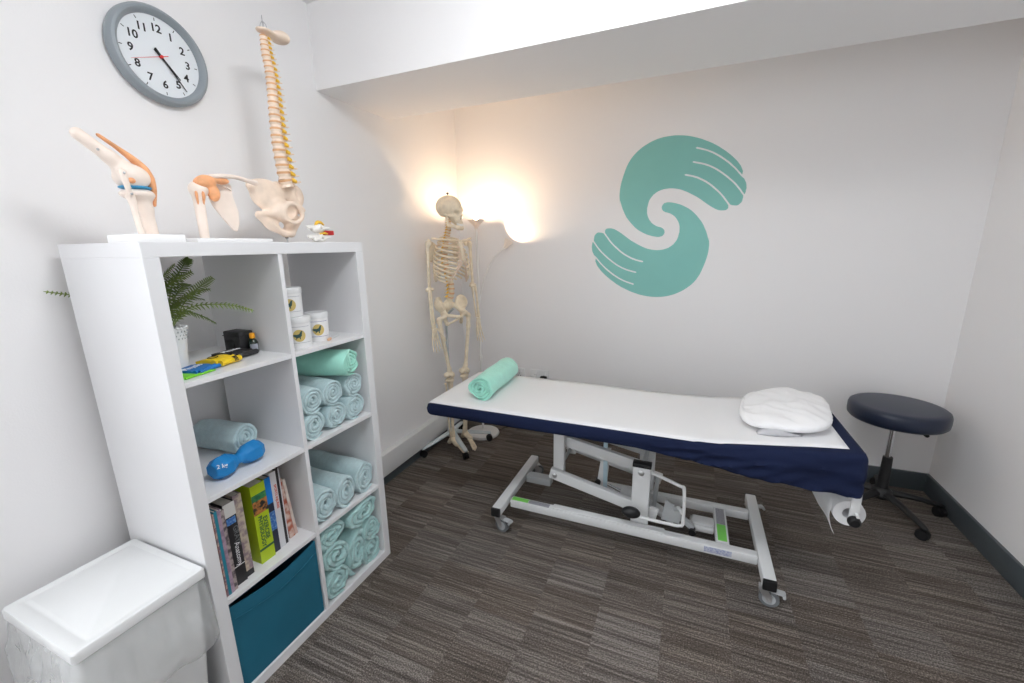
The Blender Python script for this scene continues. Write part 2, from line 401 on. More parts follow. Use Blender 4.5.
# ------------------------------------------------------------------ teal hands emblem on the back wall
EMB = [(1.224,1.731),(1.225,1.724),(1.225,1.716),(1.225,1.709),(1.225,1.705),(1.225,1.707),(1.224,1.715),(1.223,1.729),(1.221,1.745),(1.220,1.764),(1.221,1.782),(1.222,1.800),(1.225,1.819),(1.229,1.839),(1.234,1.859),(1.240,1.879),(1.246,1.898),(1.253,1.919),(1.261,1.939),(1.271,1.958),(1.281,1.975),(1.293,1.991),(1.307,2.006),(1.321,2.019),(1.336,2.031),(1.351,2.042),(1.368,2.052),(1.385,2.061),(1.402,2.069),(1.419,2.075),(1.437,2.081),(1.454,2.085),(1.470,2.088),(1.487,2.090),(1.504,2.091),(1.521,2.092),(1.538,2.092),(1.555,2.091),(1.572,2.089),(1.588,2.087),(1.604,2.084),(1.620,2.081),(1.635,2.077),(1.650,2.072),(1.665,2.067),(1.680,2.062),(1.695,2.056),(1.710,2.049),(1.725,2.042),(1.740,2.035),(1.754,2.028),(1.769,2.019),(1.782,2.011),(1.796,2.002),(1.809,1.992),(1.822,1.983),(1.835,1.973),(1.848,1.962),(1.860,1.952),(1.872,1.941),(1.882,1.931),(1.891,1.922),(1.899,1.913),(1.906,1.904),(1.912,1.896),(1.918,1.888),(1.922,1.881),(1.925,1.874),(1.928,1.868),(1.931,1.861),(1.934,1.855),(1.931,1.836),(1.921,1.848),(1.911,1.859),(1.901,1.871),(1.890,1.882),(1.878,1.894),(1.865,1.907),(1.851,1.919),(1.836,1.930),(1.822,1.941),(1.806,1.953),(1.790,1.963),(1.775,1.972),(1.761,1.980),(1.748,1.986),(1.735,1.992),(1.722,1.997),(1.709,2.002),(1.697,2.006),(1.684,2.010),(1.672,2.014),(1.666,2.010),(1.670,2.003),(1.683,2.000),(1.695,1.996),(1.708,1.992),(1.720,1.988),(1.733,1.983),(1.745,1.977),(1.758,1.971),(1.772,1.963),(1.786,1.954),(1.801,1.944),(1.817,1.933),(1.831,1.922),(1.845,1.911),(1.859,1.899),(1.872,1.887),(1.884,1.876),(1.895,1.864),(1.905,1.853),(1.914,1.842),(1.924,1.830),(1.945,1.811),(1.949,1.802),(1.954,1.793),(1.957,1.785),(1.959,1.776),(1.960,1.767),(1.961,1.758),(1.960,1.750),(1.959,1.741),(1.958,1.733),(1.954,1.723),(1.942,1.739),(1.931,1.755),(1.919,1.770),(1.906,1.786),(1.891,1.801),(1.876,1.815),(1.860,1.830),(1.844,1.843),(1.829,1.855),(1.813,1.867),(1.798,1.878),(1.782,1.888),(1.767,1.896),(1.752,1.904),(1.736,1.911),(1.721,1.917),(1.705,1.922),(1.690,1.926),(1.674,1.930),(1.659,1.934),(1.653,1.930),(1.658,1.924),(1.673,1.920),(1.689,1.916),(1.704,1.912),(1.719,1.907),(1.734,1.901),(1.749,1.895),(1.764,1.887),(1.778,1.879),(1.793,1.869),(1.808,1.859),(1.823,1.847),(1.839,1.835),(1.854,1.822),(1.870,1.808),(1.885,1.794),(1.899,1.779),(1.912,1.764),(1.924,1.749),(1.935,1.733),(1.947,1.717),(1.948,1.705),(1.946,1.696),(1.945,1.687),(1.942,1.679),(1.936,1.672),(1.930,1.666),(1.923,1.662),(1.915,1.661),(1.907,1.662),(1.899,1.663),(1.893,1.664),(1.888,1.666),(1.883,1.668),(1.880,1.671),(1.868,1.687),(1.857,1.702),(1.845,1.718),(1.833,1.732),(1.819,1.747),(1.805,1.761),(1.790,1.774),(1.777,1.786),(1.765,1.796),(1.753,1.805),(1.742,1.813),(1.730,1.820),(1.716,1.828),(1.703,1.835),(1.689,1.842),(1.675,1.847),(1.661,1.852),(1.646,1.856),(1.632,1.860),(1.618,1.863),(1.612,1.859),(1.617,1.853),(1.631,1.849),(1.645,1.846),(1.659,1.842),(1.672,1.837),(1.686,1.832),(1.699,1.825),(1.713,1.818),(1.725,1.811),(1.737,1.804),(1.748,1.796),(1.759,1.788),(1.771,1.778),(1.784,1.766),(1.799,1.753),(1.813,1.740),(1.826,1.726),(1.838,1.711),(1.849,1.696),(1.861,1.681),(1.872,1.665),(1.873,1.649),(1.870,1.644),(1.866,1.640),(1.860,1.637),(1.851,1.636),(1.840,1.636),(1.830,1.637),(1.820,1.639),(1.810,1.643),(1.800,1.648),(1.788,1.655),(1.775,1.663),(1.761,1.673),(1.746,1.684),(1.730,1.696),(1.713,1.709),(1.696,1.721),(1.677,1.732),(1.658,1.743),(1.640,1.753),(1.621,1.762),(1.603,1.770),(1.585,1.776),(1.566,1.780),(1.548,1.783),(1.529,1.784),(1.511,1.783),(1.493,1.781),(1.477,1.776),(1.461,1.770),(1.447,1.761),(1.433,1.750),(1.422,1.736),(1.412,1.721),(1.406,1.704),(1.403,1.686),(1.400,1.673),(1.399,1.669),(1.399,1.670),(1.400,1.667),(1.400,1.654),(1.401,1.638),(1.405,1.622),(1.411,1.608),(1.419,1.594),(1.429,1.581),(1.439,1.571),(1.451,1.563),(1.462,1.556),(1.473,1.552),(1.484,1.549),(1.494,1.546),(1.501,1.541),(1.507,1.537),(1.511,1.531),(1.514,1.526),(1.515,1.520),(1.516,1.514),(1.514,1.508),(1.512,1.502),(1.508,1.498),(1.505,1.494),(1.501,1.491),(1.495,1.490),(1.490,1.488),(1.483,1.487),(1.473,1.487),(1.460,1.489),(1.444,1.492),(1.427,1.497),(1.408,1.503),(1.389,1.512),(1.370,1.522),(1.353,1.532),(1.337,1.544),(1.321,1.559),(1.304,1.577),(1.287,1.597),(1.272,1.617),(1.261,1.636),(1.252,1.655),(1.243,1.674)]
t = empty('hands_emblem', (1.5025, YB, 1.5935), 0, 'large teal emblem of two curled hands on the back wall', 'wall emblem')
for fl in (0, 1):
    bm = B(); pts = EMB if not fl else [(3.005-x, 3.187-z) for x, z in EMB]
    prism(bm, pts, .0012, 0, frame_m((0, YB, 0), (1, 0, 0), (0, 0, 1)))
    obj('hand_shape', bm, 'logo', t, 0)
# ------------------------------------------------------------------ wall clock
CY, CZ = .378, 2.074
def clock():
    t = empty('wall_clock', (0, CY, CZ), 0, 'round grey wall clock with white face high on the left wall', 'clock')
    Mx = Matrix.Translation((.0, CY, CZ)) @ Matrix.Rotation(R(90), 4, 'Y')       # local z -> +x
    bm = B(); lathe(bm, [(0, .002), (.142, .002), (.146, .012), (.145, .028), (.138, .038), (.131, .040), (.124, .036), (.119, .026), (.118, .018), (0, .018)], 72, 0, Mx); obj('casing', bm, 'clockg', t)
    bm = B(); lathe(bm, [(0, .0182), (.1185, .0182), (.1185, .0195), (0, .0195)], 64, 0, Mx); obj('clock_face', bm, 'clockf', t)
    for h in range(1, 13):
        a = R(30*h); bm = B()
        p = Vector((.0198, CY+math.sin(a)*.083, CZ+math.cos(a)*.083))
        text(bm, str(h), .0325, frame_m(p, (0, 1, 0), (0, 0, 1)), bold=.0007); obj('numeral', bm, 'ink', t, 0); bm = B()
        d = Vector((0, math.sin(a), math.cos(a))); n = Vector((0, math.cos(a), -math.sin(a)))
        c = Vector((.0198, CY, CZ))
        q = [c+d*.105+n*.0012, c+d*.114+n*.0012, c+d*.114-n*.0012, c+d*.105-n*.0012]
        bm.faces.new([bm.verts.new(v) for v in q]); obj('hour_mark', bm, 'ink', t, 0)
    def hand(name, ang, l, tail, w, x, m):
        a = R(ang); d = Vector((0, math.sin(a), math.cos(a))); n = Vector((0, math.cos(a), -math.sin(a))); c = Vector((x, CY, CZ)); bm = B()
        vs = [c+d*l+n*w*.35, c+d*l-n*w*.35, c-d*tail-n*w, c-d*tail+n*w]
        a_ = [bm.verts.new(v) for v in vs]; b_ = [bm.verts.new(v+Vector((.001, 0, 0))) for v in vs]
        bm.faces.new(a_); bm.faces.new(b_)
        for k in range(4): bm.faces.new((a_[k], a_[(k+1) % 4], b_[(k+1) % 4], b_[k]))
        obj(name, bm, m, t, 0)
    hand('hour_hand', 138, .074, .024, .0042, .0225, 'ink')
    hand('minute_hand', 144, .108, .026, .0034, .0245, 'ink')
    hand('second_hand', 249, .098, .022, .0010, .0265, 'redink')
    bm = B(); cyl(bm, (.0198, CY, CZ), (.029, CY, CZ), .0045, 16); obj('hub_cap', bm, 'redink', t)
clock()

# ------------------------------------------------------------------ sockets
def socket(x0, x1, z0, z1, n, label):
    t = empty('wall_socket', ((x0+x1)/2, YB, (z0+z1)/2), 0, label, 'socket')
    bm = B(); box(bm, (x0, YB-.010, z0), (x1, YB, z1), .003); obj('faceplate', bm, 'plas', t)
    for k in range(n):
        c = x0+(x1-x0)*(k+.5)/n
        bm = B(); box(bm, (c+.008, YB-.014, z1-.032), (c+.018, YB-.0095, z1-.014), .001); obj('switch', bm, 'plasw', t)
        bm = B()
        for dx, dz in ((0, .018), (-.010, 0), (.010, 0)): box(bm, (c+dx-.0025, YB-.0112, z0+.026+dz-.003), (c+dx+.0025, YB-.0095, z0+.026+dz+.003))
        obj('pin_holes', bm, 'ink', t, 0)
    return t
socket(.449, .537, .418, .504, 1, 'white single wall socket on the back wall, next to the rolled mint towel')
socket(.585, .735, .416, .502, 2, 'white double wall socket with black plug on the back wall')
t = empty('power_plug', (.70, YB-.03, .44), 0, 'black plug with black cable in the double wall socket', 'plug')
bm = B(); box(bm, (.675, YB-.045, .425), (.725, YB-.0115, .462), .008); obj('plug_body', bm, 'black', t)
bm = B(); tube(bm, [(.72, YB-.03, .44), (.745, YB-.035, .43), (.755, YB-.03, .30), (.70, YB-.025, .15), (.55, YB-.03, .02), (.42, YB-.05, .012), (.36, YB-.15, .012)], .0032, 8, smoothn=8); obj('cable', bm, 'black', t)
t = empty('power_adapter', (.625, YB-.03, .44), 0, 'small white plug with cable lying along the double wall socket', 'plug')
bm = B(); box(bm, (.60, YB-.04, .428), (.645, YB-.0115, .462), .006); obj('plug_body', bm, 'plas', t)
bm = B(); tube(bm, [(.64, YB-.03, .437), (.662, YB-.03, .432), (.668, YB-.028, .39), (.63, YB-.025, .2), (.5, YB-.03, .03), (.40, YB-.08, .018)], .0028, 8, smoothn=8); obj('cable', bm, 'ink', t)

# ------------------------------------------------------------------ cube shelving unit
G, FX = .05, .44          # back and front x
H4 = (1.47-.076-.048)/4
ZS = [.038+i*(H4+.016) for i in range(4)]      # floor height of each compartment row
YN, YFAR = (.038, .377), (.393, .732)
unit = empty('shelving_unit', (G+.195, .385, 0), 0, 'tall white cube shelving unit of eight compartments against the left wall', 'shelving unit')
for nm, lo, hi in (('top_panel', (G, 0, 1.432), (FX, .77, 1.47)), ('bottom_panel', (G, 0, 0), (FX, .77, .038)), ('side_panel', (G, 0, .038), (FX, .038, 1.432)), ('side_panel', (G, .732, .038), (FX, .77, 1.432)), ('divider', (G+.001, .377, .038), (FX-.001, .393, 1.432))):
    bm = B(); box(bm, lo, hi, .0012, seg=1); obj(nm, bm, 'lam', unit, 0)
for i in (1, 2, 3):
    for (a, b) in (YN, YFAR):
        bm = B(); box(bm, (G+.001, a, ZS[i]-.016), (FX-.001, b, ZS[i]), .0008, seg=1); obj('shelf', bm, 'lam', unit, 0)

# ------------------------------------------------------------------ rolled towels
def towel_bm(length, rad, turns=3.6, sq=(1, 1), seed=0, nap=.0012, core=.12):
    """spiral roll, axis along local x, centre at origin"""
    bm = B(); th = rad*(1-core)/(turns); n = int(turns*26)+14
    ph0 = -1.25-turns*2*PI+.35*math.sin(seed*5)
    prof = []                      # rounded rectangle: axial (x) by radial
    hx, hr = length/2, th*.47
    for k in range(5): a = -PI/2+PI*k/4; prof.append((hx-hr+hr*math.cos(a)*1.0, hr*math.sin(a)))
    for u in (.5, 0, -.5): prof.append((hx*u, hr))
    for k in range(5): a = PI/2+PI*k/4; prof.append((-hx+hr+hr*math.cos(a), hr*math.sin(a)))
    for u in (-.5, 0, .5): prof.append((hx*u, -hr))
    rings = []
    for i in range(n+1):
        ph = i/n*turns*2*PI; r = rad*core+th*ph/(2*PI)
        if i < 2: r -= th*.1
        endt = 1 if i < n-3 else (n-i+.5)/4
        rg = []
        for (x, dr) in prof:
            v = Vector((x, math.cos(ph+ph0)*(r+dr*endt), math.sin(ph+ph0)*(r+dr*endt)))
            w = noise.noise(Vector((x*18+seed*3.1, v.y*28, v.z*28)))*rad*.11
            if v.length > 0: v += Vector((noise.noise(Vector((v.y*40, v.z*40, seed+5)))*rad*.16*(1 if x > 0 else -1), v.y/rad*w, v.z/rad*w))
            rg.append(bm.verts.new((v.x, v.y*sq[0], v.z*sq[1])))
        rings.append(rg)
    k_ = len(prof)
    for i in range(n):
        for j in range(k_): bm.faces.new((rings[i][j], rings[i][(j+1) % k_], rings[i+1][(j+1) % k_], rings[i+1][j]))
    bm.faces.new(rings[0]); bm.faces.new(rings[-1])
    return bm
def towel(c, length, rad, ang, m, label, group=None, tilt=0, sq=(1, 1), seed=0, turns=3.2, roll=0):
    turns = turns*1.12; bm = towel_bm(length, rad, turns, sq, seed)
    o = obj('rolled_towel', bm, m, None, 60)
    o.location = c; o.rotation_euler = (R(roll), R(tilt), R(ang)); tag(o, label, 'towel', group); return o
gt = 'rolled towels in the compartments'
z = ZS[2]
spec = [
 (.452, z+.054, .054, 'pale aqua rolled towel, bottom row of the upper towel compartment, nearest the divider'),
 (.560, z+.052, .052, 'pale aqua rolled towel, middle one in the bottom row of the upper towel compartment'),
 (.669, z+.053, .053, 'pale aqua rolled towel, bottom row of the upper towel compartment, against the far side panel'),
 (.456, z+.150, .051, 'pale aqua rolled towel, middle layer of the upper towel compartment, nearest the divider'),
 (.562, z+.148, .050, 'pale aqua rolled towel, middle layer of the upper towel compartment, under the mint roll'),
 (.670, z+.148, .050, 'pale aqua rolled towel, middle layer of the upper towel compartment, against the far side panel')]
for i, (y, zz, r, lb) in enumerate(spec): towel((.255, y, zz), .33, r, (0, 2, -1, 1, -2, 1)[i], 'aqua', lb, gt, seed=i*1.7+.3)
towel((.262, .606, z+.250), .36, .056, 15, 'mint', 'mint green rolled towel lying on top of the pale aqua rolls in the shelving unit', gt, seed=2.5, sq=(1.05, .98), tilt=0)
z = ZS[1]
for i, (y, r, sq, lb) in enumerate([(.455, .060, (.98, 1.1), 'pale aqua rolled towel on the single-layer shelf, nearest the divider'),
                              (.563, .055, (.98, 1.18), 'pale aqua rolled towel on the single-layer shelf, middle of the three'),
                              (.675, .057, (.96, 1.25), 'thick pale aqua rolled towel on the single-layer shelf, against the far side panel')]):
    towel((.255, y, z+r*sq[1]+.001), .34, r, 0, 'aqua', lb, gt, sq=sq, seed=i*2.2+1, turns=3)
z = ZS[0]
for i, (x, y, dz, r, sq, roll, lb) in enumerate([
   (.268, .462, .064, .066, (1.0, .93), 10, 'crumpled aqua-green rolled towel, bottom compartment, lowest beside the divider'),
   (.266, .474, .175, .067, (1.12, .84), -35, 'loose aqua-green rolled towel, bottom compartment, middle one beside the divider'),
   (.262, .466, .278, .066, (1.06, .70), 5, 'flattened aqua-green rolled towel at the top of the bottom compartment, beside the divider'),
   (.262, .664, .064, .066, (.98, .98), 20, 'aqua-green rolled towel, bottom compartment, lowest against the far side panel'),
   (.262, .585, .112, .068, (.78, 1.50), -16, 'tall squeezed aqua-green rolled towel in the middle of the bottom compartment'),
   (.268, .676, .170, .056, (.95, .95), 40, 'small aqua-green rolled towel, bottom compartment, squeezed against the far side panel'),
   (.272, .638, .275, .072, (1.2, .72), 8, 'wide aqua-green rolled towel at the top of the bottom compartment, far side'),
   ]):
    towel((x, y, z+dz), .33, r, 0, 'aqua2', lb, gt, sq=sq, seed=i*1.9+2, roll=roll, turns=2.6)
# towel behind the dumbbell
towel((.172, .276, ZS[2]+.053), .20, .051, 6, 'aqua', 'pale aqua rolled towel lying behind the blue dumbbell', 'rolled towels in the compartments', seed=4.4)

# ------------------------------------------------------------------ dumbbell
def dumbbell():
    a = Vector((.362, .138, ZS[2]+.036)); b = Vector((.352, .243, ZS[2]+.036)); d = (b-a).normalized()
    t = empty('dumbbell', ((a+b)/2-Vector((0, 0, .039))), 0, 'blue neoprene dumbbell on the shelf in front of a rolled towel', 'dumbbell')
    def hexa(c0, c1, r):
        X = d; Z = Vector((0, 0, 1)); Y = Z.cross(X).normalized()
        def f(x, y, z_):
            px = (x-c0[0])*X.x+(y-c0[1])*X.y+(z_-c0[2])*X.z
            py = (x-c0[0])*Y.x+(y-c0[1])*Y.y; pz = z_-c0[2]
            q = np.full_like(px, -9.)
            for k in range(6):
                an = PI/6+PI/3*k+PI/6
                for ax, w in ((0, r), (1, r*1.10), (-1, r*1.10)):
                    v = (py*math.cos(an)+pz*math.sin(an)+ax*px*.55)/math.sqrt(1+(ax*.55)**2) - w/math.sqrt(1+(ax*.55)**2)*(1.0 if ax == 0 else 1.12)
                    q = np.maximum(q, v)
            q = np.maximum(q, np.abs(px)-r*1.05)
            return q
        return f
    f = su([hexa(a, b, .033), hexa(b, a, .033), s_cap(a, b, .0175)], .018)
    bm = B(); lo = [min(a[i], b[i])-.062 for i in range(3)]; hi = [max(a[i], b[i])+.062 for i in range(3)]
    sdf_mesh(bm, f, lo, hi, .0032); 
    for v in bm.verts: v.co.z = max(v.co.z, ZS[2]+.0008)
    obj('weight_body', bm, 'blued', t, 180)
    bm = B(); n = Vector((.78, -.45, .42)).normalized(); u = Vector((.55, .83, 0)); u = (u-n*u.dot(n)).normalized(); w = n.cross(u)
    text(bm, '2 kg', .017, frame_m(a+n*.0375, u, w), depth=.0015, bold=.0003); obj('weight_marking', bm, 'wtext', t, 0)
dumbbell()

# ------------------------------------------------------------------ books
def book(y0, y1, h, x1, depth, cols, label, lean=0, deco=None, group='books on the shelf', soft=False, z=None):
    """cols: cover material; spine faces +x, at x1"""
    z = ZS[1] if z is None else z; w = y1-y0
    t = empty('book', (x1-depth/2, (y0+y1)/2, z), 0, label, 'book', group)
    # local space: x back(-depth/2)..spine(+depth/2), y thickness, z up
    c = .002 if w > .014 else .0009
    bm = B(); box(bm, (-depth/2, -w/2, 0), (depth/2, -w/2+c, h)); box(bm, (-depth/2, w/2-c, 0), (depth/2, w/2, h)); box(bm, (depth/2-c, -w/2+c, 0), (depth/2, w/2-c, h), 0); obj('cover', bm, cols, t, 0, world=False)
    bm = B(); box(bm, (-depth/2+.003, -w/2+c, .003), (depth/2-c, w/2-c, h-.003)); obj('page_block', bm, 'pages', t, 0, world=False)
    if deco: deco(t, w, h, depth)
    if lean: t.rotation_euler = (R(lean), 0, 0)
    return t
def bookmat(name, col, col2=None, sc=60):
    m = mat(name, col, .45)
    if col2:
        nt = m.node_tree; b = nt.nodes['Principled BSDF']; tc = nt.nodes['Texture Coordinate']
        n = nt.nodes.new('ShaderNodeTexNoise'); n.inputs['Scale'].default_value = sc; nt.links.new(tc.outputs['Object'], n.inputs['Vector'])
        r = nt.nodes.new('ShaderNodeValToRGB'); r.color_ramp.elements[0].position = .42; r.color_ramp.elements[1].position = .58
        r.color_ramp.elements[0].color = (*col, 1); r.color_ramp.elements[1].color = (*col2, 1)
        nt.links.new(n.outputs['Fac'], r.inputs['Fac']); nt.links.new(r.outputs['Color'], b.inputs['Base Color'])
    M[name] = m; return name
def sp_text(t, s, size, y, z, depth, m, w=0):
    bm = B(); text(bm, s, size, frame_m((depth/2+.0006, y, z), (0, 0, -1), (0, 1, 0)), depth=.0002, bold=w); obj('spine_lettering', bm, m, t, 0, world=False)
def sp_box(t, name, y0, y1, z0, z1, depth, m):
    bm = B(); box(bm, (depth/2-.0005, y0, z0), (depth/2+.0005, y1, z1)); obj(name, bm, m, t, 0, world=False)
D = .21
def d_side(w, h, t, m, nm='cover_picture'):    # picture on the side facing -y
    bm = B(); box(bm, (-D/2+.004, -w/2-.0006, h*.05), (D/2-.004, -w/2+.0002, h*.95)); obj(nm, bm, m, t, 0, world=False)
book(.0405, .0475, .292, .425, .21, bookmat('magazine_rust', (.28, .07, .03), (.10, .09, .08), 90), 'thin rust-coloured magazine standing first beside the near side panel')
book(.0485, .0530, .288, .424, .21, bookmat('magazine_cream', (.55, .42, .36), (.25, .16, .2), 80), 'thin cream and plum magazine between the rust and the turquoise ones')
book(.0540, .0625, .293, .424, .21, bookmat('magazine_turquoise', (.02, .22, .31)), 'thin turquoise booklet among the magazines at the near end of the books')
book(.0635, .0735, .292, .423, .21, bookmat('magazine_mauve', (.42, .30, .38), (.28, .2, .27), 70), 'mauve magazine just past the turquoise booklet')
book(.0745, .0850, .285, .421, .21, bookmat('magazine_grey', (.40, .33, .31), (.10, .08, .09), 60), 'mottled grey and pink magazine touching the black anatomy book')
M['anat'] = mat('anatomy_black', (.02, .018, .02), .35); M['anatw'] = mat('anatomy_white', (.62, .61, .58), .45)
def deco_anat(t, w, h, d):
    sp_box(t, 'white_spine_band', -w/2, w/2, h*.84, h, d, 'anatw')
    sp_box(t, 'blue_spine_picture', -w/2+.004, w/2-.004, h*.745, h*.825, d, bookmat('cover_blue', (.03, .13, .40), (.15, .3, .55), 150))
    sp_text(t, "GRAY'S", .023, .0085, h*.58, d, bookmat('grey_lettering', (.16, .17, .17)))
    sp_text(t, 'Anatomy', .023, .004, h*.37, d, 'wtext')
    sp_box(t, 'white_spine_line', -w/2, w/2, h*.225, h*.232, d, 'wtext')
book(.087, .1235, .290, .412, .22, 'anat', 'thick black anatomy book with white band at the top of its spine', deco=deco_anat)
def deco_flor(t, w, h, d): sp_box(t, 'dark_spine_foot', -w/2, w/2, 0, h*.07, d, 'anat')
book(.125, .152, .298, .405, .22, bookmat('floral_beige', (.52, .44, .33), (.27, .20, .22), 45), 'beige and plum mottled book between the black anatomy book and the lime one', deco=deco_flor)
M['lime'] = mat('lime_cover', (.42, .56, .015), .4)
def deco_lime(t, w, h, d):
    sp_box(t, 'green_spine_band', -w/2, w/2, h*.80, h*.88, d, bookmat('cover_green', (.04, .22, .07), (.02, .12, .06), 50))
    sp_box(t, 'spine_picture', -w/2, w/2, h*.63, h*.80, d, bookmat('swimmer_picture', (.50, .20, .05), (.02, .02, .02), 55))
    sp_text(t, 'EXERCISE', .0205, .009, h*.42, d, bookmat('dark_green_lettering', (.03, .12, .05)), .0006)
    sp_text(t, 'PHYSIOLOGY', .0195, -.008, h*.40, d, 'dark_green_lettering', .0006)
    sp_box(t, 'green_spine_stripe', -w/2, w/2, h*.16, h*.19, d, 'dark_green_lettering')
book(.186, .238, .292, .398, .215, 'lime', 'thick lime green book with a picture on its spine', deco=deco_lime)
M['navyb'] = mat('navy_cover', (.02, .025, .05), .4); M['bblue2'] = mat('bright_blue_cover', (.01, .20, .62), .4)
def deco_navy(t, w, h, d): sp_box(t, 'bright_blue_top', -w/2, w/2, h*.66, h, d, 'bblue2'); sp_box(t, 'blue_spine_picture', -w/2, w/2, h*.30, h*.55, d, 'cover_blue')
book(.2405, .2650, .290, .390, .205, 'navyb', 'dark navy book with bright blue top between the lime and the white books', deco=deco_navy)
M['whitec'] = mat('white_cover', (.68, .68, .70), .4)
def deco_white(t, w, h, d):
    sp_text(t, 'SPORTS INJURIES', .0125, .003, h*.68, d, bookmat('red_lettering', (.62, .12, .07)), .0003)
book(.2665, .2900, .297, .387, .21, 'whitec', 'white book with red lettering on its spine', deco=deco_white)
def deco_bw(t, w, h, d): sp_box(t, 'white_spine_edge', w/2-.004, w/2, 0, h, d, 'whitec')
book(.2912, .3060, .300, .384, .21, 'anat', 'slim black book with a white edge, second from the leaning book', deco=deco_bw)
book(.3180, .3400, .248, .375, .19, bookmat('orange_picture', (.42, .10, .05), (.66, .50, .42), 30), 'orange and cream picture book leaning back beside the pale leaning one', lean=5)
book(.3435, .3540, .240, .372, .19, bookmat('cream_cover', (.66, .60, .54), (.60, .42, .36), 20), 'pale cream book leaning at the far end of the row', lean=5)

# ------------------------------------------------------------------ teal fabric box
t = empty('storage_box', (.27, .2075, ZS[0]), 0, 'teal fabric storage box in the bottom compartment under the books', 'storage box')
bm = B()
n = 14
def topz(u): return .322 - .030*math.sin(PI*u)**.8*(1 if True else 0)
y0, y1, x0, x1 = .042, .373, .10, .432
def wallpanel(pa, pb, inward, sag):
    A_, B_ = [], []
    for i in range(n+1):
        u = i/n; p = Vector(pa).lerp(Vector(pb), u); zt = ZS[0]+.318-sag*math.sin(PI*u)
        bulge = .006*math.sin(PI*u)
        col = []
        for k, zz in enumerate((.001, .1, .2, zt-ZS[0]-.04, zt-ZS[0])):
            q = p - Vector(inward)*(bulge*math.sin(PI*min(1, zz/.32)) if k not in (0, 4) else 0); col.append((q.x, q.y, ZS[0]+zz))
        A_.append([bm.verts.new(c) for c in col]); B_.append([bm.verts.new(Vector(c)+Vector(inward)*.004) for c in col])
    for i in range(n):
        for k in range(4):
            bm.faces.new((A_[i][k], A_[i+1][k], A_[i+1][k+1], A_[i][k+1])); bm.faces.new((B_[i][k], B_[i+1][k], B_[i+1][k+1], B_[i][k+1]))
        bm.faces.new((A_[i][4], A_[i+1][4], B_[i+1][4], B_[i][4])); bm.faces.new((A_[i][0], A_[i+1][0], B_[i+1][0], B_[i][0]))
    for e in (0, n):
        for k in range(4): bm.faces.new((A_[e][k], A_[e][k+1], B_[e][k+1], B_[e][k]))
wallpanel((x1, y0, 0), (x1, y1, 0), (-1, 0, 0), .022); wallpanel((x0, y0, 0), (x0, y1, 0), (1, 0, 0), 0)
wallpanel((x0, y0, 0), (x1-.004, y0, 0), (0, 1, 0), .006); wallpanel((x0, y1, 0), (x1-.004, y1, 0), (0, -1, 0), .006)
box(bm, (x0, y0, ZS[0]+.0005), (x1-.006, y1, ZS[0]+.004))
obj('box_body', bm, 'teal', t, 40)
bm = B(); prev = None
pts = [(x1+.0005, .050, ZS[0]+.268), (x1+.006, .13, ZS[0]+.256), (x1+.008, .21, ZS[0]+.249), (x1+.006, .29, ZS[0]+.256), (x1+.0005, .366, ZS[0]+.268)]
tube(bm, pts, .0022, 8, smoothn=8, up=(0, 0, 1)); obj('hem_seam', bm, 'teal', t)
# ------------------------------------------------------------------ anatomical models on top of the shelving unit
ZT = 1.47
def knee():
    t = empty('knee_model', (.29, .075, ZT), 0, 'anatomical knee joint model with orange tendon on a white base', 'anatomical model')
    bm = B(); box(bm, (.255, .022, ZT), (.385, .140, ZT+.021), .003); obj('base', bm, 'plasw', t)
    X = .29
    f = su([s_cap((X-.01, -.001, 1.731), (X, .05, 1.684), .0145, .0155), s_cap((X, .05, 1.684), (X, .085, 1.65), .0155, .025), s_ell((X+.018, .088, 1.640), (.019, .034, .029)), s_ell((X-.018, .088, 1.640), (.019, .034, .029))], .012)
    bm = B(); sdf_mesh(bm, f, (X-.05, -.035, 1.59), (X+.05, .135, 1.76), .0034); obj('femur', bm, 'bonep', t, 180)
    f = su([s_cap((X, .100, 1.592), (X, .105, 1.56), .025, .017), s_cap((X, .105, 1.56), (X, .110, ZT+.018), .017, .016), s_ell((X, .093, 1.598), (.037, .038, .015))], .012)
    bm = B(); sdf_mesh(bm, f, (X-.05, .05, ZT+.005), (X+.05, .15, 1.62), .0034); obj('tibia', bm, 'bonep', t, 180)
    bm = B(); tube(bm, [(X+.022, .066, 1.588), (X+.022, .069, 1.570), (X+.02, .072, 1.536), (X+.016, .079, ZT+.019)], [.011, .0085, .0075, .0085], 10, smoothn=4, round_ends=True); obj('fibula', bm, 'bonep', t, 180)
    bm = B(); ball(bm, (X, .092, 1.6145), (.036, .036, .0065), n=20); obj('meniscus', bm, 'blueart', t, 180)
    bm = B(); tube(bm, [(X+.004, .034, 1.733), (X+.006, .066, 1.710), (X+.006, .097, 1.686), (X+.005, .115, 1.664), (X+.004, .125, 1.640), (X+.003, .130, 1.612), (X+.002, .129, 1.574)], [.006, .008, .013, .019, .020, .014, .0065], 12, smoothn=5, round_ends=True, flat=.65); obj('tendon', bm, 'lig', t, 180, label='orange tendon with kneecap')
    bm = B(); tube(bm, [(X+.030, .055, 1.648), (X+.034, .057, 1.62), (X+.030, .064, 1.588)], [.010, .008, .007], 8, smoothn=4, round_ends=True, flat=.5); obj('side_ligament', bm, 'bonep', t, 180)
    bm = B(); ball(bm, (X+.031, .072, 1.629), (.006, .009, .008)); obj('inner_ligament', bm, 'lig', t, 180)
    for (x, y, z) in ((X+.037, .056, 1.645), (X+.037, .063, 1.594), (X+.014, .022, 1.697)):
        bm = B(); ball(bm, (x, y, z), (.0028, .0032, .0032), n=8); obj('screw', bm, 'steel', t, 180)
knee()
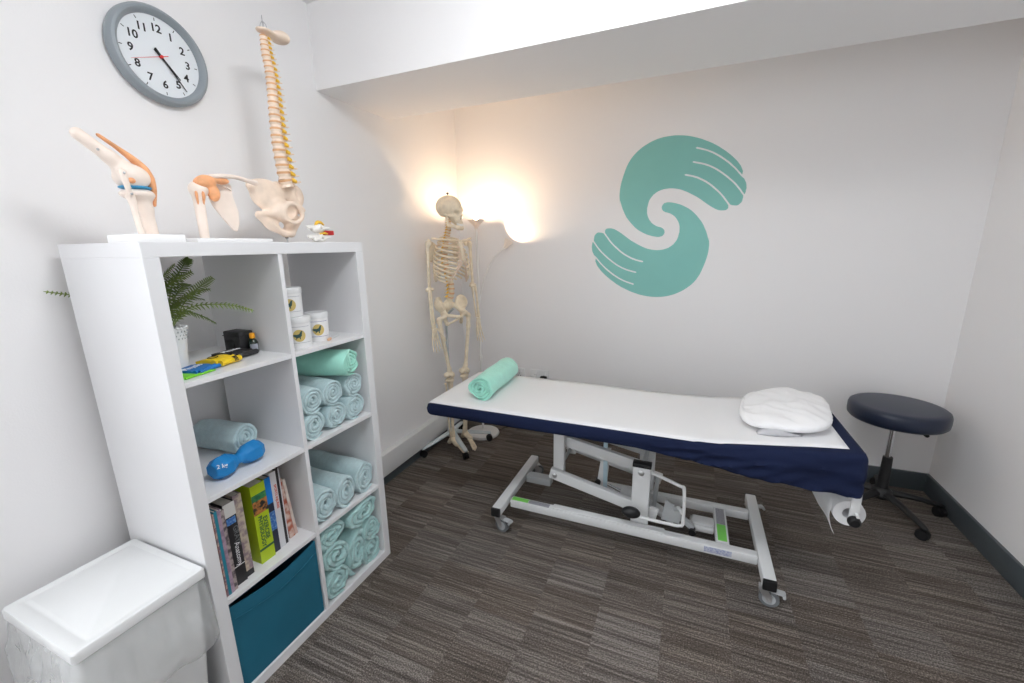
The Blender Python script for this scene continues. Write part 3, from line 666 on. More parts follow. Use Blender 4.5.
def shoulder():
    t = empty('shoulder_model', (.28, .32, ZT), 0, 'anatomical shoulder joint model with collarbone and shoulder blade on a low white base', 'anatomical model')
    bm = B(); box(bm, (.19, .185, ZT), (.36, .43, ZT+.013), .003); obj('base', bm, 'plasw', t)
    X = .28
    f = su([s_ell((X, .262, 1.630), (.025, .027, .025)), s_cap((X, .258, 1.60), (X, .257, ZT+.01), .0155, .0125)], .014)
    bm = B(); sdf_mesh(bm, f, (X-.04, .225, ZT+.003), (X+.04, .30, 1.67), .0034); obj('humerus', bm, 'bonep', t, 180)
    bm = B(); prism(bm, [(.295, 1.655), (.33, 1.670), (.362, 1.668), (.381, 1.655), (.380, 1.625), (.392, 1.575), (.390, 1.535), (.378, 1.508), (.364, 1.512), (.336, 1.548), (.31, 1.585), (.298, 1.62)], .005, 0, frame_m((X-.022, 0, 0), (0, 1, 0), (0, 0, 1)))
    bmesh.ops.bevel(bm, geom=list(bm.edges), offset=.0016, segments=2, affect='EDGES')
    tube(bm, [(X-.012, .300, 1.668), (X-.008, .33, 1.660), (X-.014, .374, 1.640)], [.007, .006, .003], 8, smoothn=4, round_ends=True, flat=.6)
    obj('shoulder_blade', bm, 'bonep', t, 50)
    bm = B(); tube(bm, [(X+.005, .300, 1.671), (X+.014, .335, 1.677), (X+.014, .375, 1.679), (X+.006, .415, 1.676), (X+.004, .452, 1.671)], [.010, .0095, .0085, .0085, .0105], 10, smoothn=4, round_ends=True, flat=.8); obj('collarbone', bm, 'bonep', t, 180)
    f = ssub(su([s_ell((X+.004, .286, 1.657), (.024, .026, .018)), s_ell((X+.014, .298, 1.622), (.014, .018, .026)), s_ell((X+.002, .332, 1.664), (.016, .028, .012)), s_ell((X+.01, .268, 1.648), (.022, .022, .015))], .01), [s_ell((X+.03, .31, 1.645), (.012, .008, .009))])
    bm = B(); sdf_mesh(bm, f, (X-.03, .235, 1.58), (X+.04, .37, 1.69), .0034); obj('joint_ligament', bm, 'lig', t, 180, label='orange joint ligaments')
    for a, b, c, r in (((X+.018, .257, 1.633), (X+.020, .262, 1.61), (X+.012, .262, 1.585), .0045), ((X+.012, .248, 1.637), (X+.014, .245, 1.61), (X+.008, .25, 1.58), .004)):
        bm = B(); tube(bm, [a, b, c], [r, r, r*.6], 8, smoothn=4, round_ends=True); obj('tendon', bm, 'lig', t, 180)
shoulder()

def vertebra_bm(s, h, proc=1.0):
    """body with arch and processes; front of the body faces -y; height h, body half width s"""
    bm = B(); lathe(bm, [(0, -h*.5), (s*.92, -h*.5), (s, -h*.42), (s*.84, 0), (s, h*.42), (s*.92, h*.5), (0, h*.5)], 14)
    tube(bm, [(0, s*.9, 0), (0, s*1.6, -h*.10), (0, s*(1.6+.9*proc), -h*.55)], [h*.30, h*.26, h*.20], 8, smoothn=2, round_ends=True, flat=1.0)
    for q in (-1, 1):
        tube(bm, [(q*s*.5, s*.8, 0), (q*s*1.0, s*1.25, h*.05), (q*s*1.6, s*1.5, h*.08)], [h*.24, h*.2, h*.13], 6, round_ends=True)
        tube(bm, [(q*s*.45, s*1.2, h*.6), (q*s*.45, s*1.3, -h*.55)], [h*.16, h*.16], 6, round_ends=True)
    return bm
def column(t, path, n, s0, s1, m, rx=0, nerve=True, proc=1.0, rz=0, grow=1.9):
    """path bottom -> top (list of points); vertebrae parts parented to t, with disc sub-parts"""
    P = cr(path, 12); L = [0]
    for a, b in zip(P, P[1:]): L.append(L[-1]+(b-a).length)
    def at(s):
        for i in range(1, len(L)):
            if L[i] >= s: return P[i-1].lerp(P[i], (s-L[i-1])/max(1e-9, L[i]-L[i-1])), (P[i]-P[i-1]).normalized()
        return P[-1], (P[-1]-P[-2]).normalized()
    w = [grow-(grow-1)*(i/(n-1)) for i in range(n)]; tot = sum(w); acc = 0
    Rz = Matrix.Rotation(R(rz), 4, 'Z')
    for i in range(n):
        h = L[-1]*w[i]/tot; c, d = at(acc+h/2); acc += h; s = s0+(s1-s0)*(i/(n-1))
        bm = vertebra_bm(s, h*.74, proc); q = d.rotation_difference(Vector((0, 0, 1))).inverted() if d.length else None
        Mx = Matrix.Translation(c) @ Vector((0, 0, 1)).rotation_difference(d).to_matrix().to_4x4() @ Rz
        bmesh.ops.transform(bm, matrix=Mx, verts=bm.verts); v = obj('vertebra', bm, m, t, 40)
        bm = B(); lathe(bm, [(0, -h*.15), (s*.97, -h*.15), (s*1.05, 0), (s*.97, h*.15), (0, h*.15)], 12, 0, Mx @ Matrix.Translation((0, 0, h*.5))); obj('spinal_disc', bm, 'disc', v, 40)
        if nerve:
            bm = B()
            for qx in (-1, 1): tube(bm, [Mx @ Vector((qx*s*.25, s*.85, h*.42)), Mx @ Vector((qx*s*.85, s*.85, h*.40)), Mx @ Vector((qx*s*1.15, s*.95, h*.20))], [s*.30, s*.36, s*.26], 6, round_ends=True)
            obj('nerve_root', bm, 'nerve', v, 180)
def spine_model():
    t = empty('spine_model', (.235, .585, ZT), 0, 'tall anatomical spine model with pelvis and yellow nerves', 'anatomical model')
    X = .262
    column(t, [(X, .600, 1.672), (X, .594, 1.70), (X, .588, 1.755), (X, .583, 1.823), (X, .583, 1.89), (X, .585, 1.947), (X, .587, 2.006), (X, .586, 2.07), (X, .580, 2.115), (X, .580, 2.170)], 24, .0235, .0125, 'bone', proc=.8, rz=18)
    yz = [(.457, 1.663), (.672, 1.685)]
    def ring(X_, Y_, Z_):   # raised rim of the hip socket, facing +x
        dy, dz, dx = Y_-.574, Z_-1.583, X_-.292+(Y_-.574)*-.15
        return np.sqrt((np.sqrt(dy*dy+dz*dz)-.033)**2+dx*dx)-.0075
    f = su([s_ell((X-.012, .515, 1.640), (.013, .063, .050)), s_ell((X-.02, .500, 1.668), (.012, .045, .018)), s_ell((X-.03, .635, 1.648), (.018, .038, .044)), s_ell((X-.04, .58, 1.66), (.03, .045, .035)),
            s_ell((X+.004, .56, 1.590), (.024, .05, .038)), ring, s_cap((X, .470, 1.576), (X+.012, .545, 1.582), .0075, .010),
            s_cap((X-.01, .472, 1.570), (X-.004, .56, 1.512), .009, .010), s_cap((X-.004, .56, 1.512), (X-.004, .583, 1.512), .010, .010), s_cap((X-.004, .583, 1.512), (X, .612, 1.560), .011, .014),
            s_ell((X-.012, .535, 1.545), (.008, .05, .03)), s_cap((X-.02, .62, 1.60), (X-.02, .655, 1.60), .018, .010)], .012)
    f = ssub(f, [s_ell((X+.045, .574, 1.583), (.034, .026, .026)), s_ell((X+.0, .551, 1.541), (.05, .0135, .0125)), s_ell((X+.016, .51, 1.648), (.016, .046, .032)), s_ell((X-.0, .645, 1.655), (.02, .022, .03))], .004)
    bm = B(); sdf_mesh(bm, f, (X-.09, .44, 1.485), (X+.06, .70, 1.71), .0036); bmesh.ops.scale(bm, vec=(1, 1.10, 1.05), verts=bm.verts, space=Matrix.Translation((0, -.57, -1.60))); bmesh.ops.translate(bm, vec=(0, .010, -.002), verts=bm.verts); obj('pelvis', bm, 'bone', t, 180)
    bm = B(); ball(bm, (X+.006, .645, 1.595), (.008, .006, .007)); ball(bm, (X+.006, .648, 1.578), (.006, .005, .006)); obj('pelvic_ligament', bm, 'disc', t, 180)
    f = ssub(su([s_ell((X-.005, .650, 2.194), (.034, .036, .021)), s_ell((X, .590, 2.188), (.024, .034, .008))], .010), [s_ell((X, .62, 2.218), (.026, .05, .014))], .004)
    bm = B(); sdf_mesh(bm, f, (X-.06, .54, 2.15), (X+.05, .71, 2.225), .0036); obj('skull_base', bm, 'bone', t, 180)
    bm = B()
    for dx in (-.008, .008): tube(bm, [(X+dx, .578, 2.188), (X+dx, .579, 2.205), (X, .583, 2.216), (X-dx, .589, 2.205), (X-dx, .590, 2.188)], .0013, 6, smoothn=4)
    tube(bm, [(X, .583, 2.214), (X, .583, 2.235)], .0012, 6); obj('hanging_hook', bm, 'steel', t, 180)
    bm = B(); tube(bm, [(X-.02, .585, ZT+.003), (X-.02, .585, 1.60)], .0035, 8); lathe(bm, [(0, 0), (.06, 0), (.06, .003), (0, .004)], 32, 0, Matrix.Translation((X-.02, .585, ZT))); obj('stand', bm, 'steel', t, 40)
    bm = B(); tube(bm, [(X-.02, .585, ZT+.018), (X-.02, .585, ZT+.034)], .006, 10); tube(bm, [(X-.02, .570, ZT+.030), (X-.02, .598, ZT+.034)], .004, 8); obj('clamp_knob', bm, 'black', t, 40)
spine_model()
def vertebra_model():
    t = empty('vertebra_model', (.30, .70, ZT), 0, 'small white vertebrae model with red disc and yellow nerve on the shelving unit', 'anatomical model')
    bm = B(); box(bm, (.26, .66, ZT), (.34, .745, ZT+.003), .001); obj('base', bm, 'plasw', t)
    X = .30
    for zc in (1.489, 1.525):
        f = su([s_ell((X, .683, zc), (.026, .029, .0165)), s_cap((X+.01, .665, zc+.004), (X+.01, .630, zc+.005), .0085, .0075), s_cap((X+.01, .67, zc), (X+.018, .650, zc-.008), .0075, .006), s_cap((X+.012, .69, zc), (X+.018, .680, zc+.013), .0075, .006), s_cap((X+.012, .69, zc), (X+.02, .720, zc+.002), .007, .0055)], .005)
        f = ssub(f, [s_ell((X+.022, .681, zc-.002), (.008, .006, .005))], .002)
        bm = B(); sdf_mesh(bm, f, (X-.035, .62, zc-.024), (X+.04, .735, zc+.03), .0024)
        for v in bm.verts: v.co.z = max(v.co.z, ZT+.0032)
        obj('vertebra', bm, 'vert', t, 180)
    bm = B(); tube(bm, [(X+.004, .670, 1.536), (X+.002, .683, 1.550), (X, .702, 1.550), (X, .716, 1.541)], [.005, .0065, .006, .003], 8, smoothn=4, round_ends=True); obj('nerve_root', bm, 'nerve', t, 180)
    bm = B(); tube(bm, [(X+.02, .676, 1.505), (X+.024, .692, 1.508), (X+.02, .712, 1.505)], [.0035, .0045, .003], 8, smoothn=4, round_ends=True); obj('nerve_root', bm, 'nerve', t, 180)
    bm = B(); box(bm, (X-.012, .702, 1.501), (X+.016, .752, 1.519), .003); obj('disc', bm, 'red', t, 40, label='dark red disc block')
vertebra_model()

# ------------------------------------------------------------------ contents of the top compartments
Z3 = ZS[3]
def cylpatch(bm, c, r, ang0, pts, z0, mi):
    """fan of 2-D points (arc metres, z) wrapped on a cylinder of radius r"""
    def P(u, z): a = ang0+u/r; return (c[0]+r*math.cos(a), c[1]+r*math.sin(a), z0+z)
    cx = sum(p[0] for p in pts)/len(pts); cz = sum(p[1] for p in pts)/len(pts)
    rings = []
    for k in (1, .66, .33): rings.append([bm.verts.new(P(cx+(u-cx)*k, cz+(z-cz)*k)) for u, z in pts])
    n = len(pts)
    for A_, B_ in zip(rings, rings[1:]):
        for i in range(n): bm.faces.new((A_[i], A_[(i+1) % n], B_[(i+1) % n], B_[i])).material_index = mi
    c_ = bm.verts.new(P(cx, cz))
    for i in range(n): bm.faces.new((rings[-1][i], rings[-1][(i+1) % n], c_)).material_index = mi
def wrap(c, r, z0, u, z, ang): return (c[0]+r*math.cos(ang+u/r), c[1]+r*math.sin(ang+u/r), z0+z)
M['lab_y'] = mat('label_gold', (.60, .46, .15), .5); M['lab_d'] = mat('label_dark_teal', (.02, .07, .07), .5); M['lab_l'] = mat('label_line_grey', (.35, .36, .42), .5); M['lab_v'] = mat('label_violet', (.12, .10, .35), .5); M['lab_g'] = mat('label_badge_green', (.05, .25, .18), .5)
SIL = [(-.017, .001), (-.012, .004), (-.005, .003), (.001, .005), (.004, .010), (.006, .013), (.010, .013), (.009, .010), (.008, .004), (.007, -.001), (.004, -.004), (.004, -.010), (.002, -.010), (.001, -.005), (-.004, -.006), (-.007, -.010), (-.009, -.010), (-.007, -.005), (-.012, -.003)]
def jar(c, z, r, h, ang, label, violet=False):
    t = empty('cream_tub', (c[0], c[1], z), 0, label, 'tub', 'white tubs of massage cream')
    bm = B(); lathe(bm, [(0, 0), (r*.93, 0), (r*.95, .002), (r, h*.80), (r, h*.82), (0, h*.82)], 40, 0, Matrix.Translation((c[0], c[1], z))); obj('tub_body', bm, 'plasw', t)
    bm = B(); lathe(bm, [(r*.5, h*.82), (r*1.04, h*.80), (r*1.05, h*.82), (r*1.05, h*.965), (r*1.0, h), (0, h)], 40, 0, Matrix.Translation((c[0], c[1], z))); obj('lid', bm, 'plas', t)
    rr = r*1.008; bm = B(); A = R(ang)
    cylpatch(bm, c, rr, A, [(.021*math.cos(a)+.004, .022*math.sin(a)) for a in [2*PI*k/28 for k in range(28)]], z+h*.42, 0)
    cylpatch(bm, c, rr+.0004, A, [(u*1.3+.003, w*1.3) for u, w in SIL], z+h*.42, 1)
    cylpatch(bm, c, rr, A, [(.005*math.cos(a)-.028, .005*math.sin(a)-.016) for a in [2*PI*k/16 for k in range(16)]], z+h*.42, 2)
    cylpatch(bm, c, rr, A, [(.0035*math.cos(a)-.028, .0035*math.sin(a)+.016) for a in [2*PI*k/16 for k in range(16)]], z+h*.42, 4)
    for zz, mi in ((h*.18, 3), (h*.70, 3)):
        for k in range(14):
            u0, u1 = -.04+k*.006, -.034+k*.006
            q = [wrap(c, rr, z, u0, zz, A), wrap(c, rr, z, u1, zz, A), wrap(c, rr, z, u1, zz+.0013, A), wrap(c, rr, z, u0, zz+.0013, A)]
            bm.faces.new([bm.verts.new(v) for v in q]).material_index = mi
    obj('printed_label', bm, ['lab_y', 'lab_d', 'lab_l', 'lab_v' if violet else 'lab_l', 'lab_g'], t, 180)
jar((.375, .474), Z3, .041, .112, -48, 'white cream tub in front, with gold bird emblem, under the stacked one')
jar((.350, .580), Z3, .041, .112, -44, 'white cream tub on the right with violet label lines', True)
jar((.350, .474), Z3+.113, .039, .104, -52, 'white cream tub stacked on top of another tub beside the divider')
t = empty('wooden_stick', (.392, .592, Z3), 0, 'small light wooden spatula stick lying in front of the tubs', 'stick')
bm = B(); tube(bm, [(.405, .575, Z3+.0055), (.400, .588, Z3+.0062), (.392, .600, Z3+.0055)], [.005, .006, .004], 10, smoothn=3, round_ends=True); obj('stick_head', bm, 'wood', t, 180)
bm = B(); tube(bm, [(.395, .597, Z3+.004), (.385, .625, Z3+.004), (.37, .66, Z3+.004)], .0028, 8, round_ends=True); obj('stick_handle', bm, 'plas', t, 180)

def band_pack(c, w, d, h, ang, m, tm, word, label, rolls=2, lift=0):
    """flat folded exercise band: w across (local y), d deep (local x)"""
    t = empty('exercise_band', (c[0], c[1], Z3), R(ang), label, 'exercise band', 'folded exercise bands')
    bm = B()
    prof = []
    nx = 16
    for i in range(nx+1):                      # loosely folded top sheet
        u = i/nx; prof.append((-d/2+d*u, h*(.75+.25*math.sin(u*PI))+lift*(1-u)))
    a = []
    for yy in (-w/2, w/2): a.append([bm.verts.new((x, yy+.002*math.sin(x*90), z_)) for x, z_ in prof]+[bm.verts.new((x, yy, .0006+ lift*(1-(x+d/2)/d)*.6)) for x, _ in prof[::-1]])
    n = len(a[0])
    for i in range(n): bm.faces.new((a[0][i], a[0][(i+1) % n], a[1][(i+1) % n], a[1][i]))
    bm.faces.new(a[0]); bm.faces.new(a[1])
    obj('folded_band', bm, m, t, 50, world=False)
    for k in range(rolls):
        bm = B(); r = h*.52
        tube(bm, [(d/2+r*(.2+1.7*k), -w/2*(1.0-.12*k), r+.0004), (d/2+r*(.2+1.7*k)+.004, w/2*(.95+.1*k), r+.0004)], [r*(1-.15*k)]*2, 12); obj('band_end_roll', bm, m, t, 50, world=False)
    if word:
        bm = B(); text(bm, word, w*.34, Matrix.Translation((0, 0, h*1.03+lift*.55)) @ Matrix.Rotation(R(90), 4, 'Z'), depth=.0005, bold=.0004); obj('band_print', bm, tm, t, 0, world=False)
    return t
band_pack((.352, .088), .095, .090, .006, 12, 'bgreen', 'wtext', None, 'lime green exercise band lying under the blue one', 2)
band_pack((.338, .120), .080, .070, .013, 22, 'bblue', 'wtext', 'Physio', 'blue exercise band with white lettering overlapping the green one', 2)
band_pack((.314, .200), .075, .060, .022, 14, 'byell', 'ink', None, 'yellow exercise band folded beside the blue one', 2)
band_pack((.268, .285), .078, .080, .020, 10, 'bblack', 'wtext', 'Physio', 'black exercise band with white lettering in front of the black case', 2)
for o in [x for x in bpy.data.objects if x.name.startswith('exercise_band') and 'yellow' in x.get('label', '')]:
    bm = B(); tube(bm, [(.012*math.cos(a)+.0, .016*math.sin(a)-.005, .0228) for a in [2*PI*k/16 for k in range(16)]], .0011, 6, closed=True); obj('band_print', bm, 'ink', o, 180, world=False)
    bm = B(); r = .0118
    for xx in (.010, .015, .020): tube(bm, [(.030+.004+r*1.9*1.0+math.cos(a)*r*.9, xx, .0118+math.sin(a)*r*.9) for a in [R(k*15-20) for k in range(9)]], .0011, 6)
    obj('band_print', bm, 'ink', o, 180, world=False)
t = empty('black_case', (.205, .345, Z3), 0, 'small black hard case standing at the back of the shelf by the divider', 'case')
bm = B(); box(bm, (.185, .320, Z3), (.268, .372, Z3+.075), .004); obj('case_body', bm, 'bblack', t)
bm = B(); box(bm, (.20, .316, Z3+.018), (.24, .3205, Z3+.045), .002); obj('latch', bm, 'black', t)
bm = B(); box(bm, (.183, .318, Z3+.058), (.270, .374, Z3+.061), .001); obj('lid_seam', bm, 'black', t)
t = empty('oil_bottle', (.290, .352, Z3), 0, 'small dark bottle with orange cap beside the black case', 'bottle')
bm = B(); lathe(bm, [(0, 0), (.014, 0), (.0155, .003), (.0155, .036), (.012, .044), (.006, .049), (.006, .053), (0, .053)], 24, 0, Matrix.Translation((.290, .352, Z3))); obj('bottle_body', bm, 'bottle', t)
bm = B(); lathe(bm, [(0, .051), (.0085, .051), (.0085, .067), (.007, .069), (0, .069)], 20, 0, Matrix.Translation((.290, .352, Z3))); obj('cap', bm, 'orange', t)
bm = B(); r = .0157
for k in range(8):
    a0, a1 = R(-75+k*12), R(-63+k*12)
    bm.faces.new([bm.verts.new((.290+r*math.cos(a), .352+r*math.sin(a), Z3+z_)) for a, z_ in ((a0, .010), (a1, .010), (a1, .032), (a0, .032))])
obj('bottle_label', bm, 'lab_l', t, 180)

# ------------------------------------------------------------------ fern
def fern():
    c = Vector((.262, .118, Z3))
    t = empty('potted_fern', c, 0, 'green fern in a white lace-edged pot in the top near compartment', 'potted plant')
    bm = B(); lathe(bm, [(0, 0), (.030, 0), (.032, .002), (.042, .118), (.043, .122), (.040, .122), (.037, .110), (0, .110)], 40, 0, Matrix.Translation(c)); obj('pot', bm, 'plasw', t)
    bm = B(); lathe(bm, [(.0405, .108), (.0432, .122), (.0440, .128), (.0425, .128), (.041, .121)], 40, 0, Matrix.Translation(c))
    for k in range(26):
        a = 2*PI*k/26; ball(bm, c+Vector((.0436*math.cos(a), .0436*math.sin(a), .127)), .0042, n=8)
    obj('lace_rim', bm, 'plasw', t)
    bm = B()
    for k in range(26):
        for zz, rr in ((.117, .0022), (.106, .0016), (.096, .0018)):
            a = 2*PI*(k+(.5 if zz == .106 else 0))/26; R_ = .030+(.012*zz/.12)+.0022; ball(bm, c+Vector((R_*math.cos(a), R_*math.sin(a), zz)), (rr, rr, rr*1.3), n=6)
    obj('lace_pattern', bm, 'frameg', t)
    bm = B(); lathe(bm, [(0, .112), (.0365, .110)], 24, 0, Matrix.Translation(c)); obj('soil', bm, 'dark', t)
    top = c+Vector((0, 0, .115))
    def frond(pts, wl, m, n=21, rl=50):
        wl *= 1.3; P = cr(pts, 10); bm = B(); tube(bm, P, [.0016]*(len(P)-1)+[.0006], 5)
        N = len(P)
        for k in range(2*n):
            u = .16+.84*(k//2)/n; i = min(int(u*(N-1)), N-2); f_ = u*(N-1)-i; p = P[i].lerp(P[i+1], f_); d = (P[i+1]-P[i]).normalized()
            side = d.cross(Vector((0, 0, 1))).normalized() if abs(d.z) < .97 else Vector((1, 0, 0)); up = side.cross(d).normalized()
            ra = R(rl); side, up = side*math.cos(ra)+up*math.sin(ra), up*math.cos(ra)-side*math.sin(ra)
            s = -1 if k % 2 else 1
            l = wl*math.sin(PI*min(1, (.12+.88*(1-u))*1.0)**.75)**.6*(.45+.75*(1-u)); l = max(l, .003)
            dr = (side*s+d*.45+up*(-.12+random.uniform(-.12, .12))).normalized(); w = d*(.0022+.045*l)
            tip = p+dr*l+Vector((0, 0, -.1*l)); mid = p+dr*l*.55+up*.0006
            a_ = bm.verts.new(p-w*.7); b_ = bm.verts.new(p+w*.7); e_ = bm.verts.new(mid+w*.75); g_ = bm.verts.new(mid-w*.75); h_ = bm.verts.new(tip)
            bm.faces.new((a_, b_, e_, g_)); bm.faces.new((g_, e_, h_))
        o = obj('frond', bm, m, t, 0)
    T = top
    L = [([T, (.232, .16, 1.33), (.240, .200, 1.40), (.245, .222, 1.425)], .026),
         ([T, (.262, .185, 1.275), (.31, .27, 1.275), (.345, .335, 1.248)], .024),
         ([T, (.235, .19, 1.29), (.24, .24, 1.335), (.245, .283, 1.362)], .024),
         ([T, (.240, .17, 1.262), (.25, .22, 1.245), (.255, .262, 1.212)], .022),
         ([T, (.15, .085, 1.29), (.075, .045, 1.325), (.030, .012, 1.328), (.026, -.043, 1.343)], .013),
         ([T, (.215, .13, 1.30), (.225, .15, 1.37), (.26, .17, 1.41)], .026),
         ([T, (.20, .15, 1.30), (.17, .20, 1.36), (.13, .25, 1.375)], .024),
         ([T, (.25, .13, 1.28), (.31, .14, 1.33), (.36, .13, 1.345)], .022),
         ([T, (.25, .10, 1.27), (.31, .085, 1.30), (.37, .07, 1.28)], .018),
         ([T, (.21, .16, 1.27), (.19, .22, 1.30), (.17, .29, 1.285)], .022),
         ([T, (.18, .12, 1.31), (.14, .13, 1.38), (.10, .15, 1.40)], .022),
         ([T, (.23, .10, 1.30), (.25, .085, 1.36), (.28, .08, 1.40)], .020),
         ([T, (.17, .15, 1.26), (.12, .18, 1.27), (.09, .22, 1.24)], .020),
         ([T, (.245, .15, 1.28), (.275, .19, 1.32), (.30, .235, 1.33)], .022),
         ([T, (.215, .14, 1.31), (.235, .175, 1.36), (.26, .215, 1.385)], .024),
         ([T, (.22, .17, 1.30), (.21, .21, 1.34), (.2, .24, 1.34)], .024)]
    for i, (p, w) in enumerate(L): frond([Vector(q) for q in p], w, 'leaf' if i % 3 else 'leafd', rl=(-50, -30, -55, -25, -62, -45)[i % 6])
fern()
# ------------------------------------------------------------------ hanging skeleton on its stand
def skeleton():
    t = empty('anatomical_skeleton', (.212, 1.862, 0), R(70), 'full-size anatomical skeleton model on a wheeled stand in the corner', 'skeleton')
    def P(name, bm, m='bonek', par=t, sm=180, label=None): return obj(name, bm, m, par, sm, world=False, label=label)
    # skull, built looking to -y, turned on the neck
    hz = Matrix.Rotation(R(17), 4, 'Z') @ Matrix.Translation((0, .01, 1.64)) @ Matrix.Rotation(R(5), 4, 'X') @ Matrix.Translation((0, -.01, -1.64))
    f = su([s_ell((0, .012, 1.700), (.070, .090, .073)), s_ell((0, -.045, 1.645), (.050, .042, .048)), s_ell((0, -.068, 1.607), (.028, .030, .020)), s_ell((0, -.06, 1.685), (.052, .030, .022)),
            s_cap((.048, -.062, 1.640), (.066, .0, 1.648), .007), s_cap((-.048, -.062, 1.640), (-.066, .0, 1.648), .007), s_cap((0, -.093, 1.655), (0, -.103, 1.640), .006, .005)], .012)
    f = ssub(f, [s_ell((.030, -.092, 1.660), (.020, .040, .018)), s_ell((-.030, -.092, 1.660), (.020, .040, .018)), s_ell((0, -.105, 1.627), (.012, .032, .017)), s_ell((.072, -.038, 1.655), (.018, .026, .022)), s_ell((-.072, -.038, 1.655), (.018, .026, .022)),
                 s_ell((.050, -.045, 1.603), (.022, .036, .022)), s_ell((-.050, -.045, 1.603), (.022, .036, .022)), s_ell((0, .03, 1.618), (.05, .05, .018))], .006)
    bm = B(); sdf_mesh(bm, f, (-.09, -.135, 1.57), (.09, .12, 1.79), .0052, Mx=hz); skull = P('skull', bm)
    f = su([s_cap((.050, -.005, 1.640), (.047, -.022, 1.586), .008, .010), s_cap((-.050, -.005, 1.640), (-.047, -.022, 1.586), .008, .010), s_cap((.047, -.022, 1.586), (.018, -.080, 1.573), .010, .013), s_cap((-.047, -.022, 1.586), (-.018, -.080, 1.573), .010, .013), s_cap((.018, -.082, 1.574), (-.018, -.082, 1.574), .015)], .010)
    bm = B(); sdf_mesh(bm, f, (-.08, -.12, 1.54), (.08, .03, 1.66), .0048, Mx=hz); P('jaw', bm, 'bonek', skull)
    bm = B()
    for k in range(-5, 6):
        a = k*.24; x, y = .026*math.sin(a)*1.05, -.066-.026*math.cos(a)
        for zz in (1.5965, 1.588): box(bm, (x-.0028, y-.003, zz-.0045), (x+.0028, y+.003, zz+.0045), .001, seg=1)
    bmesh.ops.transform(bm, matrix=hz, verts=bm.verts); P('teeth', bm, 'vert', skull)
    bm = B(); tube(bm, [(0, .012, 1.765), (0, .012, 1.786)], .004, 8); lathe(bm, [(0, 1.782), (.009, 1.782), (.009, 1.788), (0, 1.792)], 12, 0, Matrix.Translation((0, .012, 0))); P('skull_bolt', bm, 'black', skull)
    column(t, [(0, .045, 1.085), (0, .02, 1.15), (0, .025, 1.22), (0, .055, 1.30), (0, .07, 1.38), (0, .055, 1.46), (0, .03, 1.52), (0, .012, 1.57), (0, .01, 1.625)], 24, .021, .013, 'bonek', proc=.6)
    # move locally built column parts: column() builds in world space, so undo the root transform
    for o in [x for x in t.children if x.name.startswith('vertebra')]:
        for q in [o]+list(o.children): q.data.transform(ROOTS[t.name])
    # ribs
    for i in range(12):
        zb = 1.500-.0245*i; yb = .045+.03*math.sin(min(1, i/7)*PI*.6)
        w = [.062, .085, .102, .113, .121, .126, .129, .130, .127, .120, .108, .09][i]
        drop = [.025, .035, .045, .055, .065, .072, .078, .082, .080, .075, .055, .04][i]; yf = [-.055, -.072, -.085, -.093, -.098, -.10, -.10, -.095, -.085, -.07, -.02, .02][i]
        end = [168, 165, 162, 160, 158, 156, 152, 146, 140, 132, 92, 70][i]
        for q in (-1, 1):
            pts = []
            for k in range(15):
                a = R(end*k/14); x = q*(w*math.sin(a)+.012*math.cos(a)); ymid = (yb+.02+yf)/2; yr = (yb+.02-yf)/2; y = ymid+yr*math.cos(a)
                pts.append((x, y, zb+.008-drop*(1-math.cos(a))/2*1.15))
            bm = B(); tube(bm, pts, [.005]+[.0066]*12+[.006, .005], 7, up=(0, 0, 1), flat=1.1, round_ends=True); rb = P('rib', bm)
            if i < 10:
                e = Vector(pts[-1]); zs = 1.472-.022*min(i, 6) if i < 7 else 1.345
                bm = B(); tube(bm, [e, e.lerp(Vector((q*.016, -.105 if i else -.085, zs)), .55)+Vector((0, -.004, -.006)), (q*.016, -.098-.004*min(i, 6), zs)], [.0048, .0045, .0042], 6, smoothn=3, round_ends=True)
                P('rib_cartilage', bm, 'bone', rb)
    f = su([s_ell((0, -.093, 1.468), (.027, .006, .022)), s_cap((0, -.098, 1.455), (0, -.118, 1.365), .0095, .0135), s_cap((0, -.118, 1.355), (0, -.117, 1.335), .006, .003)], .008)
    bm = B(); sdf_mesh(bm, f, (-.04, -.14, 1.32), (.04, -.07, 1.50), .004); P('sternum', bm)
    for q in (-1, 1):
        bm = B(); tube(bm, [(q*.018, -.093, 1.482), (q*.06, -.090, 1.488), (q*.11, -.040, 1.495), (q*.162, -.012, 1.500)], [.0075, .006, .006, .0075], 8, smoothn=5, round_ends=True); P('collarbone', bm)
        f = su([s_ell((q*.115, .075, 1.415), (.042, .006, .062)), s_cap((q*.075, .088, 1.460), (q*.155, .035, 1.490), .0065, .009), s_ell((q*.150, .028, 1.468), (.012, .014, .017)), s_cap((q*.075, .078, 1.46), (q*.105, .088, 1.355), .006, .006)], .010)
        bm = B(); sdf_mesh(bm, f, (min(q*.05, q*.19), .0, 1.34), (max(q*.05, q*.19), .12, 1.52), .0045); P('shoulder_blade', bm)
        sw = q*.004
        f = su([s_ell((q*.172, .015, 1.468), (.021, .021, .021)), s_cap((q*.180, .015, 1.45), (q*.188, .012, 1.20), .0115, .0095), s_cap((q*.168, .010, 1.178), (q*.208, .010, 1.178), .012, .012)], .016)
        bm = B(); sdf_mesh(bm, f, (min(q*.14, q*.23), -.02, 1.155), (max(q*.14, q*.23), .05, 1.50), .0048); P('humerus', bm)
        bm = B(); tube(bm, [(q*.200, .0, 1.170), (q*.206, -.010, 1.08), (q*.205, -.022, .955)], [.010, .0065, .0105], 8, smoothn=4, round_ends=True); P('radius', bm)
        bm = B(); tube(bm, [(q*.182, .022, 1.190), (q*.182, .010, 1.165), (q*.184, .0, 1.08), (q*.186, -.018, .957)], [.010, .011, .006, .0065], 8, smoothn=4, round_ends=True); P('ulna', bm)
